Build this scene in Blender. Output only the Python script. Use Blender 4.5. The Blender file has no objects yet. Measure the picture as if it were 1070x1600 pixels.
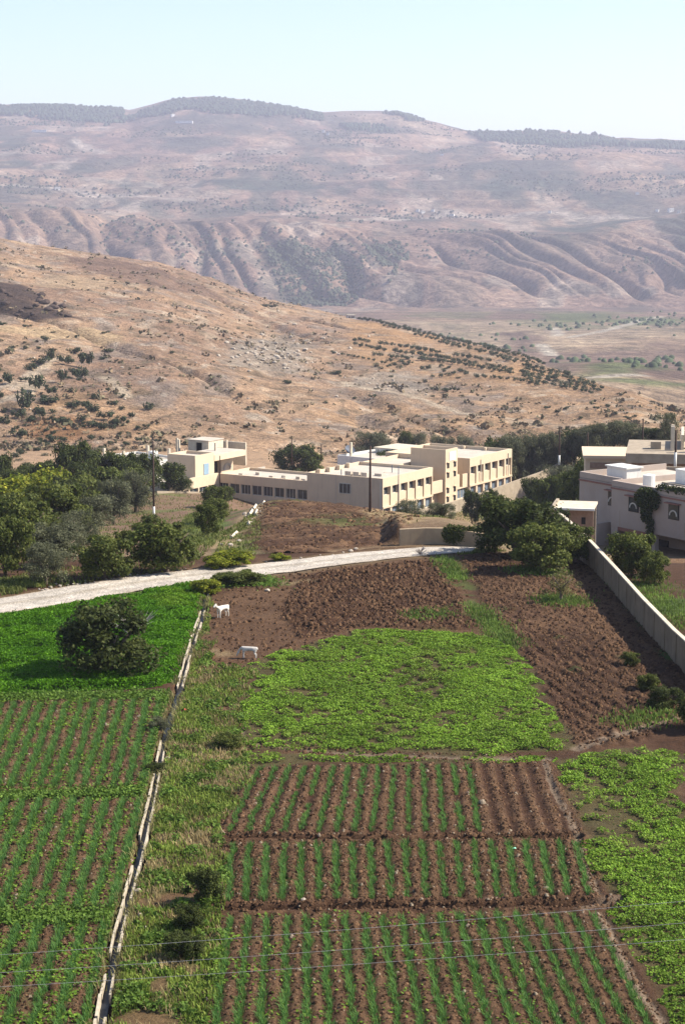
import bpy, bmesh, math, random
import numpy as np
from mathutils import Vector, Matrix

random.seed(7)
RNG = np.random.default_rng(11)
SC = bpy.context.scene
COL = SC.collection

# ------------------------------------------------------------------ camera
F_PX = 3000.0                       # focal length in photograph pixels (1070 x 1600)
PITCH = math.atan(470.0 / F_PX)     # looking down from a high roof
CAM_H = 24.0
cam_data = bpy.data.cameras.new("camera")
cam_data.sensor_fit = 'VERTICAL'
cam_data.sensor_height = 36.0
cam_data.lens = F_PX / 1600.0 * 36.0
cam_data.clip_start = 1.0
cam_data.clip_end = 40000.0
cam = bpy.data.objects.new("camera", cam_data)
cam.location = (0, 0, CAM_H)
cam.rotation_euler = (math.radians(90) - PITCH, 0, 0)
COL.objects.link(cam)
SC.camera = cam

# ------------------------------------------------------------------ sky, sun, exposure
SUN_ELEV = 42.0
SUN_AZ = 84.0                       # clockwise from +Y: the sun stands to the right
world = bpy.data.worlds.new("World")
SC.world = world
world.use_nodes = True
wn = world.node_tree.nodes
sky = wn.new('ShaderNodeTexSky')
sky.sky_type = 'NISHITA'
sky.sun_disc = False
sky.sun_elevation = math.radians(SUN_ELEV)
sky.sun_rotation = math.radians(SUN_AZ)
sky.altitude = 800
sky.air_density = 1.0
sky.dust_density = 1.0
sky.ozone_density = 1.0
world.node_tree.links.new(sky.outputs[0], wn['Background'].inputs[0])
wn['Background'].inputs[1].default_value = 0.095
sun_data = bpy.data.lights.new("sun", 'SUN')
sun_data.energy = 4.7
sun_data.angle = math.radians(0.5)
sun_data.color = (1.0, 0.93, 0.80)
sun = bpy.data.objects.new("sun", sun_data)
_a, _e = math.radians(SUN_AZ), math.radians(SUN_ELEV)
SUN_DIR = Vector((math.sin(_a) * math.cos(_e), math.cos(_a) * math.cos(_e), math.sin(_e)))
sun.rotation_euler = SUN_DIR.to_track_quat('Z', 'Y').to_euler()
sun.location = (60, 0, 80)
COL.objects.link(sun)
SC.view_settings.view_transform = 'Standard'
SC.view_settings.look = 'None'
SC.view_settings.gamma = 1.0
SC.view_settings.use_curve_mapping = False
SC.view_settings.exposure = 1.16
SC.render.engine = 'CYCLES'
SC.cycles.use_denoising = True
SC.cycles.max_bounces = 6
SC.cycles.diffuse_bounces = 3
SC.cycles.glossy_bounces = 2
SC.cycles.transmission_bounces = 3
SC.cycles.transparent_max_bounces = 6
SC.cycles.volume_bounces = 0
SC.cycles.caustics_reflective = False
SC.cycles.caustics_refractive = False

# ------------------------------------------------------------------ helpers: projection (used to survey real positions)
CP, SP = math.cos(PITCH), math.sin(PITCH)
def ray(px, py):
    x = (px - 535.0) / F_PX; u = (800.0 - py) / F_PX
    Y = CP + u * SP; Z = -SP + u * CP
    return x / Y, Z / Y
def at(px, py, Y):
    a, b = ray(px, py); return (a * Y, Y, CAM_H + b * Y)
def atz(px, py, z=0.0):
    a, b = ray(px, py); Y = (z - CAM_H) / b; return (a * Y, Y, z)
def zpx(px, py, Y):
    return at(px, py, Y)[2]

# ------------------------------------------------------------------ helpers: noise
def _hash(ix, iy, seed):
    n = (ix.astype(np.int64) * 374761393 + iy.astype(np.int64) * 668265263 + seed * 974634777) & 0xFFFFFFFF
    n = ((n ^ (n >> 13)) * 1274126177) & 0xFFFFFFFF
    n = n ^ (n >> 16)
    return (n & 0xFFFFFF).astype(np.float64) / float(0xFFFFFF)
def vnoise(x, y, seed=0):
    x = np.asarray(x, float); y = np.asarray(y, float)
    ix = np.floor(x); iy = np.floor(y)
    fx = x - ix; fy = y - iy
    fx = fx * fx * (3 - 2 * fx); fy = fy * fy * (3 - 2 * fy)
    a = _hash(ix, iy, seed); b = _hash(ix + 1, iy, seed)
    c = _hash(ix, iy + 1, seed); d = _hash(ix + 1, iy + 1, seed)
    return (a + (b - a) * fx) * (1 - fy) + (c + (d - c) * fx) * fy      # 0..1
def fbm(x, y, oct=4, seed=0, gain=0.5):
    s = 0.0; a = 1.0; t = 0.0
    for k in range(oct):
        s = s + a * (vnoise(x * 2 ** k, y * 2 ** k, seed + 17 * k) - 0.5) * 2
        t += a; a *= gain
    return s / t                                                        # about -1..1
def sstep(a, b, x):
    t = np.clip((x - a) / (b - a), 0, 1); return t * t * (3 - 2 * t)
def poly_sd(P, X, Y):
    """signed distance to a polygon, positive inside"""
    P = np.asarray(P, float)[:, :2]
    d2 = np.full(np.shape(X), 1e18); ins = np.zeros(np.shape(X), bool)
    n = len(P)
    for i in range(n):
        x0, y0 = P[i]; x1, y1 = P[(i + 1) % n]
        dx, dy = x1 - x0, y1 - y0
        t = np.clip(((X - x0) * dx + (Y - y0) * dy) / (dx * dx + dy * dy + 1e-12), 0, 1)
        d2 = np.minimum(d2, (X - x0 - t * dx) ** 2 + (Y - y0 - t * dy) ** 2)
        c = ((y0 > Y) != (y1 > Y)) & (X < (x1 - x0) * (Y - y0) / (y1 - y0 + 1e-12) + x0)
        ins ^= c
    d = np.sqrt(d2)
    return np.where(ins, d, -d)
def line_d(P, X, Y):
    P = np.asarray(P, float)[:, :2]
    d2 = np.full(np.shape(X), 1e18)
    for i in range(len(P) - 1):
        x0, y0 = P[i]; x1, y1 = P[i + 1]
        dx, dy = x1 - x0, y1 - y0
        t = np.clip(((X - x0) * dx + (Y - y0) * dy) / (dx * dx + dy * dy + 1e-12), 0, 1)
        d2 = np.minimum(d2, (X - x0 - t * dx) ** 2 + (Y - y0 - t * dy) ** 2)
    return np.sqrt(d2)
def mixc(c, new, m):
    return c + (np.asarray(new, float) - c) * np.asarray(m)[..., None]

# ------------------------------------------------------------------ helpers: meshes and tags
def tag(o, label=None, cat=None, group=None, kind=None):
    if label: o["label"] = label
    if cat: o["category"] = cat
    if group: o["group"] = group
    if kind: o["kind"] = kind
    return o
def np_mesh(name, V, F, mat=None, col=None, smooth=False):
    V = np.asarray(V, np.float32).reshape(-1, 3); F = np.asarray(F, np.int32)
    me = bpy.data.meshes.new(name)
    k = F.shape[1]
    me.vertices.add(len(V)); me.vertices.foreach_set("co", V.ravel())
    me.loops.add(F.size); me.loops.foreach_set("vertex_index", F.ravel())
    me.polygons.add(len(F))
    me.polygons.foreach_set("loop_start", np.arange(0, F.size, k, dtype=np.int32))
    try: me.polygons.foreach_set("loop_total", np.full(len(F), k, np.int32))
    except Exception: pass
    if smooth: me.polygons.foreach_set("use_smooth", np.ones(len(F), bool))
    if col is not None:
        col = np.asarray(col, np.float32)
        if col.shape[-1] == 3: col = np.concatenate([col, np.ones(col.shape[:-1] + (1,), np.float32)], -1)
        at_ = me.color_attributes.new("Col", 'FLOAT_COLOR', 'POINT')
        at_.data.foreach_set("color", col.reshape(-1, 4).ravel())
    me.update(calc_edges=True); me.validate()
    if mat: me.materials.append(mat)
    return me
def link(name, me, parent=None, loc=None, rotz=None):
    o = bpy.data.objects.new(name, me); COL.objects.link(o)
    if parent is not None: o.parent = parent
    if loc is not None: o.location = loc
    if rotz is not None: o.rotation_euler = (0, 0, rotz)
    return o
def empty(name, loc=(0, 0, 0), rotz=0.0):
    o = bpy.data.objects.new(name, None); COL.objects.link(o)
    o.location = loc; o.rotation_euler = (0, 0, rotz); o.empty_display_size = 0.3
    return o
def grid_faces(nr, nc):
    i = np.arange((nr - 1) * (nc - 1)); r = i // (nc - 1); c = i % (nc - 1)
    a = r * nc + c
    return np.stack([a, a + 1, a + nc + 1, a + nc], 1)

class MB:
    """collects simple shapes into one mesh"""
    def __init__(s): s.v = []; s.f = []
    def add(s, V, F):
        o = len(s.v); s.v += [tuple(p) for p in V]; s.f += [tuple(i + o for i in f) for f in F]
    def box(s, x0, x1, y0, y1, z0, z1):
        s.add([(x0, y0, z0), (x1, y0, z0), (x1, y1, z0), (x0, y1, z0), (x0, y0, z1), (x1, y0, z1), (x1, y1, z1), (x0, y1, z1)],
              [(0, 3, 2, 1), (4, 5, 6, 7), (0, 1, 5, 4), (1, 2, 6, 5), (2, 3, 7, 6), (3, 0, 4, 7)]); return s
    def tube(s, pts, radii, n=8, cap=True):
        rings = []
        pts = [Vector(p) for p in pts]
        for i, p in enumerate(pts):
            d = (pts[min(i + 1, len(pts) - 1)] - pts[max(i - 1, 0)]).normalized()
            a = d.cross(Vector((0, 0, 1)) if abs(d.z) < .9 else Vector((1, 0, 0))).normalized(); b = d.cross(a)
            rings.append([p + (a * math.cos(2 * math.pi * k / n) + b * math.sin(2 * math.pi * k / n)) * radii[i] for k in range(n)])
        V = [q for r in rings for q in r]; Fc = []
        for i in range(len(pts) - 1):
            for k in range(n):
                Fc.append((i * n + k, i * n + (k + 1) % n, (i + 1) * n + (k + 1) % n, (i + 1) * n + k))
        if cap: Fc.append(tuple(range(n))[::-1]); Fc.append(tuple((len(pts) - 1) * n + k for k in range(n)))
        s.add(V, Fc); return s
    def prism(s, poly, y0, y1):
        """polygon given in x,z extruded along y"""
        n = len(poly)
        V = [(x, y0, z) for x, z in poly] + [(x, y1, z) for x, z in poly]
        s.add(V, [tuple(range(n)), tuple(range(2 * n - 1, n - 1, -1))] + [(i, n + i, n + (i + 1) % n, (i + 1) % n) for i in range(n)]); return s
    def mesh(s, name, mat=None, bevel=0.0, smooth=False):
        me = bpy.data.meshes.new(name); me.from_pydata(s.v, [], s.f)
        bm = bmesh.new(); bm.from_mesh(me); bmesh.ops.recalc_face_normals(bm, faces=bm.faces)
        if bevel > 0: bmesh.ops.bevel(bm, geom=list(bm.edges), offset=bevel, segments=1, affect='EDGES')
        bm.to_mesh(me); bm.free()
        if smooth:
            for p in me.polygons: p.use_smooth = True
        if mat: me.materials.append(mat)
        return me
    def build(s, name, mat, parent=None, bevel=0.0, smooth=False):
        return link(name, s.mesh(name, mat, bevel, smooth), parent)
def part(name, mat, parent, *boxes, bevel=0.0):
    m = MB()
    for b in boxes: m.box(*b)
    return m.build(name, mat, parent, bevel)

# ------------------------------------------------------------------ materials
MATS = {}
def base_mat(name, rough=0.9, spec=0.2):
    m = bpy.data.materials.new(name); m.use_nodes = True
    nt = m.node_tree; b = nt.nodes['Principled BSDF']
    b.inputs['Roughness'].default_value = rough
    b.inputs['Specular IOR Level'].default_value = spec
    MATS[name] = m
    return m, nt, b
def noise_node(nt, vec, scale, detail=5, rough=0.6):
    n = nt.nodes.new('ShaderNodeTexNoise'); n.inputs['Scale'].default_value = scale
    n.inputs['Detail'].default_value = detail; n.inputs['Roughness'].default_value = rough
    nt.links.new(vec, n.inputs['Vector']); return n
def mat_attr(name, scales=((3, .5),), bump=0.0, bump_scale=8.0, bump_dist=0.1, rough=0.95, spec=0.1, trans=0.0, gain=1.0):
    """colour from the mesh's own Col attribute, broken up by noise of several scales"""
    m, nt, b = base_mat(name, rough, spec)
    at_ = nt.nodes.new('ShaderNodeAttribute'); at_.attribute_name = "Col"
    tc = nt.nodes.new('ShaderNodeTexCoord'); vec = tc.outputs['Object']
    cur = at_.outputs['Color']
    for sc, amt in scales:
        n = noise_node(nt, vec, sc)
        mr = nt.nodes.new('ShaderNodeMapRange')
        mr.inputs['From Min'].default_value = .28; mr.inputs['From Max'].default_value = .72
        mr.inputs['To Min'].default_value = 1 - amt; mr.inputs['To Max'].default_value = 1 + amt
        nt.links.new(n.outputs['Fac'], mr.inputs['Value'])
        mx = nt.nodes.new('ShaderNodeVectorMath'); mx.operation = 'SCALE'
        nt.links.new(cur, mx.inputs[0]); nt.links.new(mr.outputs[0], mx.inputs['Scale'])
        cur = mx.outputs[0]
    gn = nt.nodes.new('ShaderNodeVectorMath'); gn.operation = 'SCALE'; gn.inputs['Scale'].default_value = gain
    nt.links.new(cur, gn.inputs[0]); cur = gn.outputs[0]
    nt.links.new(cur, b.inputs['Base Color'])
    if bump > 0:
        n = noise_node(nt, vec, bump_scale, 6, .65)
        bp = nt.nodes.new('ShaderNodeBump'); bp.inputs['Strength'].default_value = bump; bp.inputs['Distance'].default_value = bump_dist
        nt.links.new(n.outputs['Fac'], bp.inputs['Height']); nt.links.new(bp.outputs[0], b.inputs['Normal'])
    if trans > 0:
        tr = nt.nodes.new('ShaderNodeBsdfTranslucent'); nt.links.new(cur, tr.inputs['Color'])
        ms = nt.nodes.new('ShaderNodeMixShader'); ms.inputs[0].default_value = trans
        out = nt.nodes['Material Output']
        nt.links.new(b.outputs[0], ms.inputs[1]); nt.links.new(tr.outputs[0], ms.inputs[2]); nt.links.new(ms.outputs[0], out.inputs['Surface'])
    return m
def mat_plain(name, c1, c2=None, scale=2.0, rough=0.85, spec=0.2, bump=0.0, bump_scale=20.0, streak=0.0, metallic=0.0, stain=None):
    m, nt, b = base_mat(name, rough, spec)
    b.inputs['Metallic'].default_value = metallic
    c2 = c2 or tuple(x * .8 for x in c1)
    tc = nt.nodes.new('ShaderNodeTexCoord'); vec = tc.outputs['Object']
    n = noise_node(nt, vec, scale)
    rp = nt.nodes.new('ShaderNodeValToRGB')
    rp.color_ramp.elements[0].position = .3; rp.color_ramp.elements[0].color = (*c2, 1)
    rp.color_ramp.elements[1].position = .7; rp.color_ramp.elements[1].color = (*c1, 1)
    nt.links.new(n.outputs['Fac'], rp.inputs[0]); cur = rp.outputs[0]
    if stain:
        mp = nt.nodes.new('ShaderNodeMapping'); mp.inputs['Scale'].default_value = (1.6, 1.6, .18)
        nt.links.new(vec, mp.inputs[0]); n2 = noise_node(nt, mp.outputs[0], 1.3, 6, .7)
        r2 = nt.nodes.new('ShaderNodeMapRange'); r2.inputs['From Min'].default_value = .52; r2.inputs['From Max'].default_value = .75
        r2.inputs['To Min'].default_value = 0; r2.inputs['To Max'].default_value = .7
        nt.links.new(n2.outputs['Fac'], r2.inputs[0])
        mx = nt.nodes.new('ShaderNodeMix'); mx.data_type = 'RGBA'
        nt.links.new(r2.outputs[0], mx.inputs[0]); nt.links.new(cur, mx.inputs[6]); mx.inputs[7].default_value = (*stain, 1)
        cur = mx.outputs[2]
    nt.links.new(cur, b.inputs['Base Color'])
    if bump > 0:
        nb = noise_node(nt, vec, bump_scale, 6, .6)
        bp = nt.nodes.new('ShaderNodeBump'); bp.inputs['Strength'].default_value = bump; bp.inputs['Distance'].default_value = .03
        nt.links.new(nb.outputs['Fac'], bp.inputs['Height']); nt.links.new(bp.outputs[0], b.inputs['Normal'])
    return m

M_field = mat_attr("field_soil", ((1.2, .2), (7, .34), (26, .4)), bump=.6, bump_scale=14, bump_dist=.12, gain=0.52)
M_terr = mat_attr("dry_ground", ((.25, .2), (1.5, .25), (9, .25)), bump=.6, bump_scale=5, bump_dist=.3, gain=0.7)
M_hill = mat_attr("hill_ground", ((.03, .2), (.15, .32), (.8, .42)), bump=.9, bump_scale=.7, bump_dist=2.0, gain=0.68)
M_mount = mat_attr("mountain_ground", ((.006, .22), (.025, .36), (.1, .45)), bump=.8, bump_scale=.05, bump_dist=14.0, gain=0.52)
M_leaf = mat_attr("leaves", ((.6, .2),), rough=.65, spec=.14, trans=.36)
M_far_leaf = mat_attr("far_foliage", ((.05, .15),), rough=.9)
M_bark = mat_plain("bark", (.16, .12, .09), (.08, .06, .045), 6, bump=.6)
M_white_bark = mat_plain("limewashed_bark", (.55, .52, .47), (.35, .32, .28), 5)
M_rock = mat_attr("rock", ((.8, .2), (5, .2)), bump=.5, bump_scale=4, bump_dist=.1, gain=0.75)
# ================================================================== TERRAIN
# surveyed height table of the slope beyond the road: bearing columns x distance
_TY = np.array([0, 126, 134, 142, 165, 190, 225, 270, 320, 380, 440.])
_TC = np.array([-3000, -600, 0, 200, 340, 420, 530, 600, 690, 790, 850, 905, 960, 1070, 1700, 4000.])
_L = [0, 0, -.3, -1.2, -4.2, -7.7, -12.2, -16.0, -20.5, -26, -30]
_R = [0, 0, -.5, -2.0, -6.2, -7.2, -9.0, -10.6, -12, -28, -38]
_TZ = np.array([
    _L, _L, _L, _L,
    [0, 0, -.2, -.8, -3.2, -6.4, -11.2, -17.0, -21.0, -27, -30],
    [0, 0, -.1, -.5, -2.0, -4.2, -11, -20.6, -21.6, -28, -31],
    [0, 0, 0, -.3, -2.2, -5.0, -12, -21.5, -22, -29, -32],
    [0, 0, 0, -.2, -2.2, -5.6, -13, -21.5, -22, -30, -33],
    [0, 0, 0, .2, -2.2, -7.0, -14, -20.6, -22, -31, -34],
    [0, 0, 0, -.6, -3.8, -8.4, -14, -20.5, -22.5, -32, -35],
    [0, 0, 0, -1.0, -4.6, -8.8, -13.2, -19.5, -22.5, -32, -36],
    [0, 0, -.2, -1.5, -5.2, -8.4, -11.6, -15.5, -18, -31, -37],
    [0, 0, -.3, -1.8, -6.0, -7.6, -9.6, -11.8, -13, -30, -37],
    _R, _R, _R])
_gY = np.linspace(0, 440, 441); _gC = np.linspace(-1500, 2600, 411)
_tmp = np.stack([np.interp(_gY, _TY, r) for r in _TZ])                   # columns x Y
_G = np.stack([np.interp(_gC, _TC, _tmp[:, j]) for j in range(len(_gY))], 1)
def _blur(a, k, ax):
    ker = np.ones(k) / k; p = k // 2
    return np.apply_along_axis(lambda v: np.convolve(np.pad(v, p, mode='edge'), ker, 'valid'), ax, a)
for _ in range(2): _G = _blur(_blur(_G, 9, 1), 7, 0)
def gz0(X, Y):
    X = np.asarray(X, float); Y = np.asarray(Y, float)
    c = 535 + np.clip(X / np.maximum(Y, 1), -2, 2) * 3037
    u = np.clip((c - _gC[0]) / (_gC[1] - _gC[0]), 0, len(_gC) - 1.001); v = np.clip(Y, 0, 439.9)
    iu = u.astype(int); iv = v.astype(int); fu = u - iu; fv = v - iv
    return (_G[iu, iv] * (1 - fu) + _G[iu + 1, iv] * fu) * (1 - fv) + (_G[iu, iv + 1] * (1 - fu) + _G[iu + 1, iv + 1] * fu) * fv
def gz(X, Y):
    X = np.asarray(X, float); Y = np.asarray(Y, float)
    amp = sstep(138, 165, Y)
    bank = 1.12 * sstep(2.9, 4.3, X) * sstep(11.2, 9.6, X) * sstep(138.15, 138.5, Y - (X - 4) * .02) * sstep(166, 143, Y)   # earth held by the retaining wall
    return gz0(X, Y) + bank + amp * (fbm(X / 9, Y / 9, 3, 5) * .28 + fbm(X / 2.2, Y / 2.2, 2, 8) * .08)
# mid hill: crest line by bearing
_HC = np.array([-3000, -500, 0, 60, 120, 240, 330, 420, 520, 600, 700, 800, 870, 940, 1000, 1070, 1200, 1700, 4000.])
_HPY = np.array([360, 360, 372, 383, 391, 406, 433, 468, 493, 506, 530, 551, 576, 601, 613, 640, 670, 690, 700.])
_HY = np.array([1000, 1050, 1100, 1110, 1120, 1150, 1180, 1200, 1150, 1060, 930, 800, 710, 640, 610, 580, 540, 500, 480.])
_HZ = np.array([zpx(535, p, y) for p, y in zip(_HPY, _HY)])
def hz(X, Y):
    X = np.asarray(X, float); Y = np.asarray(Y, float)
    c = 535 + np.clip(X / np.maximum(Y, 1), -1.2, 1.2) * 3037
    Yc = np.interp(c, _HC, _HY); Zc = np.interp(c, _HC, _HZ)
    zb = gz0(X / np.maximum(Y, 1) * 425, np.full_like(Y, 425.)) - .6
    t = (Y - 425) / (Yc - 425)
    up = zb + (Zc - zb) * np.clip(t, 0, 1) + 2.5 * np.sin(np.clip(t, 0, 1) * math.pi)
    down = Zc - np.maximum(Y - Yc, 0) * .16 - (np.maximum(Y - Yc, 0) / 140.) ** 2 * 3
    z = np.where(t < 1, up, down)
    m = sstep(0.0, .25, t) * (1 - .75 * sstep(.8, .98, t)) * (1 - .75 * sstep(520, 570, c) * sstep(.38, .55, t))     # the planted spur is even ground
    z = z + m * (fbm(X / 130, Y / 130, 3, 21) * 5.5 + fbm(X / 28, Y / 28, 3, 23) * 1.6) + fbm(X / 8, Y / 8, 3, 29) * .8
    g = np.abs(fbm((X + .35 * Y) / 60, Y / 260, 3, 31))
    return z - m * 3.0 * np.exp(-(g / .07) ** 2)
def vz(X, Y):
    X = np.asarray(X, float); Y = np.asarray(Y, float)
    b = np.interp(Y, [400, 700, 1000, 1500, 2600, 2800, 3000], [-72, -72, -78, -90, -114, -120, -124])
    sp = np.exp(-((X - 150 - (Y - 1100) * .12) / 70.) ** 2) * sstep(800, 1000, Y) * (1 - sstep(1150, 1500, Y)) * 14
    return b + sp + fbm(X / 320, Y / 320, 4, 41) * 4 + fbm(X / 60, Y / 60, 2, 43) * .8
_RC = np.array([-4000, -400, 0, 100, 190, 205, 240, 275, 330, 400, 450, 500, 570, 620, 660, 730, 800, 870, 910, 960, 1070, 1500, 4000.])
_RPY = np.array([185, 170, 167, 166, 172, 175, 166, 157, 154, 161, 169, 178, 176, 177, 189, 206, 207, 207, 212, 219, 226, 240, 250.])
_SC = np.array([-3000, 0, 120, 250, 380, 500, 620, 750, 900, 1070, 3000.])
_SPY = np.array([330, 332, 340, 352, 352, 356, 366, 368, 362, 345, 345.])
def mz(X, Y):
    X = np.asarray(X, float); Y = np.asarray(Y, float)
    c = 535 + np.clip(X / np.maximum(Y, 1), -1.2, 1.2) * 3037
    zt = vz(X, np.minimum(Y, 2990.)) - 1.5
    toeY = 3060 + fbm(X / 260, 0 * X, 3, 52) * 90
    zs = CAM_H + (330 - np.interp(c, _SC, _SPY)) / 3037 * 3600
    zm = CAM_H + (330 - (252 + fbm(X / 900, 0 * X, 2, 55) * 8)) / 3037 * 5000
    zr = CAM_H + (330 - np.interp(c, _RC, _RPY)) / 3037 * 6500
    z = np.where(Y < 3600, zt + (zs - zt) * np.clip((Y - toeY) / (3540 - toeY), 0, 1) ** .95,
        np.where(Y < 4100, zs + (Y - 3600) * .028,
        np.where(Y < 5000, zs + 14 + (zm - zs - 14) * ((Y - 4100) / 900),
        np.where(Y < 6500, zm + (zr - zm) * ((Y - 5000) / 1500.),
                 zr - (Y - 6500) * .12))))
    # spurs and gullies down the lower face, running down to the right
    Yw = Y + fbm(X / 230, Y / 2000, 3, 60) * 170; k = sstep(3000, 3220, Yw) * (1 - sstep(3420, 3720, Yw))
    q = X - (3560 - Y) * .30 + fbm(X / 260, Y / 420, 3, 61) * 105
    r1 = np.abs(np.sin(math.pi * (q / 118 + fbm(q / 330, Y / 2600, 3, 63) * 2.1))); r2 = np.abs(np.sin(math.pi * (q / 47 + fbm(q / 120, Y / 1500, 3, 67) * 1.5))); r3 = vnoise(q / 300, Y / 3000, 69)
    a1 = .1 + 1.55 * vnoise(q / 210, Y / 700, 64)
    z = z + k * ((r1 - .6) * 38 * a1 + (r2 - .6) * 10 + (r3 - .5) * 60)
    k2 = sstep(3500, 3900, Y) * (1 - sstep(6100, 6500, Y))
    rg = 1 - np.abs(fbm((X - .35 * Y) / 420, Y / 650, 4, 71)) * 2
    z = z + k2 * (rg * 16 + fbm(X / 160, Y / 200, 4, 73) * 9)
    # stepped limestone benches on the upper slope
    k3 = sstep(4000, 4300, Y) * (1 - sstep(6000, 6400, Y))
    st = 24.0; zz = z + fbm(X / 500, Y / 500, 2, 75) * 14
    z = z + k3 * (np.abs(((zz / st) % 1.0) - .5) * 2 - .5) * 7
    return z + fbm(X / 60, Y / 60, 3, 77) * 2.2 * sstep(2950, 3150, Y)

def hit(px, py, fn, y0, y1, n=3000):
    a, b = ray(px, py)
    Y = np.linspace(y0, y1, n); d = CAM_H + b * Y - fn(a * Y, Y)
    i = np.where(d < 0)[0]
    k = i[0] if len(i) else int(np.argmin(d))
    y = Y[k]; return (a * y, y, float(fn(np.array([a * y]), np.array([y]))[0]))
def ghit(px, py): return hit(px, py, gz, 45, 440, 4000)
def hhit(px, py): return hit(px, py, hz, 427, 1400)
def vhit(px, py): return hit(px, py, vz, 700, 2900)
def mhit(px, py): return hit(px, py, mz, 2650, 6600)
def W(fn, pts): return [fn(*p) for p in pts]
def fan(name, fn, y, tx, mat, colfn, kind="structure", dz=0.0):
    TX, YY = np.meshgrid(tx, y); X = TX * YY
    Z = fn(X, YY) + dz
    C = colfn(X, YY, Z)
    V = np.stack([X, YY, Z], -1)
    o = link(name, np_mesh(name, V, grid_faces(len(y), len(tx)), mat, C, smooth=True))
    return tag(o, kind=kind)
def side_tx(half, n, wide=1.1, m=26):
    e = np.geomspace(half, wide, m)[1:]
    return np.concatenate([-e[::-1], np.linspace(-half, half, n), e])

# ------------------------------------------------------------------ field layout (plan polygons, surveyed at ground level)
G0 = lambda pts: [atz(*p)[:2] for p in pts]
P_alf = G0([(-260, 985), (0, 964), (100, 951), (190, 932), (300, 914), (322, 912), (318, 940), (300, 1000), (274, 1066), (235, 1074), (150, 1078), (0, 1088), (-300, 1092)])
P_bean = G0([(388, 1070), (400, 1030), (470, 1012), (560, 985), (690, 988), (790, 1000), (822, 1035), (852, 1085), (884, 1150), (888, 1172), (760, 1182), (560, 1176), (378, 1170), (368, 1130)])
P_bean2 = G0([(378, 1176), (560, 1181), (860, 1184), (840, 1192), (560, 1190), (395, 1200), (372, 1205)])
P_beanr = G0([(872, 1186), (930, 1172), (1010, 1168), (1090, 1182), (1056, 1240), (1110, 1300), (1200, 1400), (1240, 1640), (1090, 1640), (1035, 1560), (985, 1490), (950, 1440), (965, 1412), (935, 1370), (912, 1300), (890, 1245)])
P_plough = G0([(300, 985), (330, 930), (420, 905), (470, 893), (650, 874), (705, 872), (745, 960), (790, 1005), (690, 990), (560, 988), (470, 1014), (400, 1034), (385, 1065), (330, 1050)])
P_dense = G0([(440, 960), (470, 903), (650, 876), (690, 880), (725, 950), (745, 985), (690, 985), (560, 980), (470, 1000)])
P_rplough = G0([(715, 868), (790, 862), (900, 868), (990, 920), (1075, 1040), (1130, 1100), (1080, 1120), (985, 1160), (900, 1172), (880, 1130), (850, 1070), (815, 1020), (760, 950), (735, 905)])
P_weed = G0([(322, 935), (300, 1020), (282, 1075), (265, 1130), (250, 1200), (235, 1290), (200, 1420), (176, 1530), (150, 1640), (330, 1640), (345, 1500), (345, 1380), (335, 1300), (390, 1205), (370, 1130), (390, 1050), (330, 1040)])
L_path = G0([(375, 1100), (372, 1160), (470, 1172), (560, 1178), (720, 1184), (855, 1186)])
L_pathr = G0([(900, 1170), (965, 1150), (1040, 1128), (1100, 1110)])
L_edge = G0([(852, 1192), (868, 1240), (895, 1290), (915, 1340), (932, 1400)])
L_edge3 = G0([(935, 1428), (960, 1480), (990, 1540), (1040, 1600), (1070, 1640)])
L_tr1 = G0([(330, 1310), (600, 1312), (905, 1308)])
L_tr2 = G0([(345, 1422), (500, 1419), (700, 1417), (900, 1414), (968, 1410)])
L_grassr = G0([(690, 878), (715, 905)])
CH = G0([(324, 922), (316, 960), (296, 1020), (280, 1078), (262, 1130), (250, 1185), (245, 1215), (230, 1284), (217, 1340), (205, 1385), (192, 1430), (178, 1490), (172, 1525), (158, 1592), (148, 1645)])
ROAD_U = G0([(-420, 985), (-200, 962), (0, 936), (101, 918), (187, 903), (280, 891), (400, 880), (460, 873), (572, 861), (650, 857), (745, 853)])
ROAD_L = G0([(-420, 1010), (-200, 985), (0, 960), (97, 946), (187, 929), (299, 910), (400, 900), (460, 894), (553, 880), (647, 870), (735, 863)])
P_road = ROAD_U + ROAD_L[::-1]
# beds: tl, tr, bl, br (photo survey), number of rows
BEDS = {
    'far': (((396, 1199), (856, 1191), (342, 1306), (903, 1303)), 20),
    'middle': (((350, 1319), (912, 1314), (343, 1412), (932, 1405)), 21),
    'near': (((345, 1431), (936, 1425), (314, 1645), (1052, 1645)), 20),
    'left far': (((-130, 1099), (262, 1092), (-205, 1240), (233, 1234)), 19),
    'left middle': (((-160, 1252), (234, 1246), (-245, 1430), (188, 1428)), 15),
    'left near': (((-190, 1444), (183, 1440), (-320, 1650), (142, 1650)), 11),
}
def bed_uv(bed, X, Y):
    (tl, tr, bl, br), n = bed
    tl, tr, bl, br = [np.array(atz(*p)[:2]) for p in (tl, tr, bl, br)]
    ft = (X - tl[0]) / (tr[0] - tl[0]); fb = (X - bl[0]) / (br[0] - bl[0])
    yt = tl[1] + (tr[1] - tl[1]) * ft; yb = bl[1] + (br[1] - bl[1]) * fb
    v = (Y - yb) / (yt - yb)
    xl = bl[0] + (tl[0] - bl[0]) * v; xr = br[0] + (tr[0] - br[0]) * v
    return (X - xl) / (xr - xl), v
def bed_pt(bed, u, v):
    (tl, tr, bl, br), n = bed
    tl, tr, bl, br = [np.array(atz(*p)[:2]) for p in (tl, tr, bl, br)]
    a = bl + (br - bl) * u; b = tl + (tr - tl) * u
    p = a + (b - a) * v
    return p
SOIL = np.array((.114, .060, .035)); SOIL_D = np.array((.068, .033, .019)); SOIL_L = np.array((.205, .118, .066))
DRY = np.array((.33, .235, .13)); GRASS = np.array((.085, .125, .030)); PATHC = np.array((.30, .22, .155))

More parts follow.
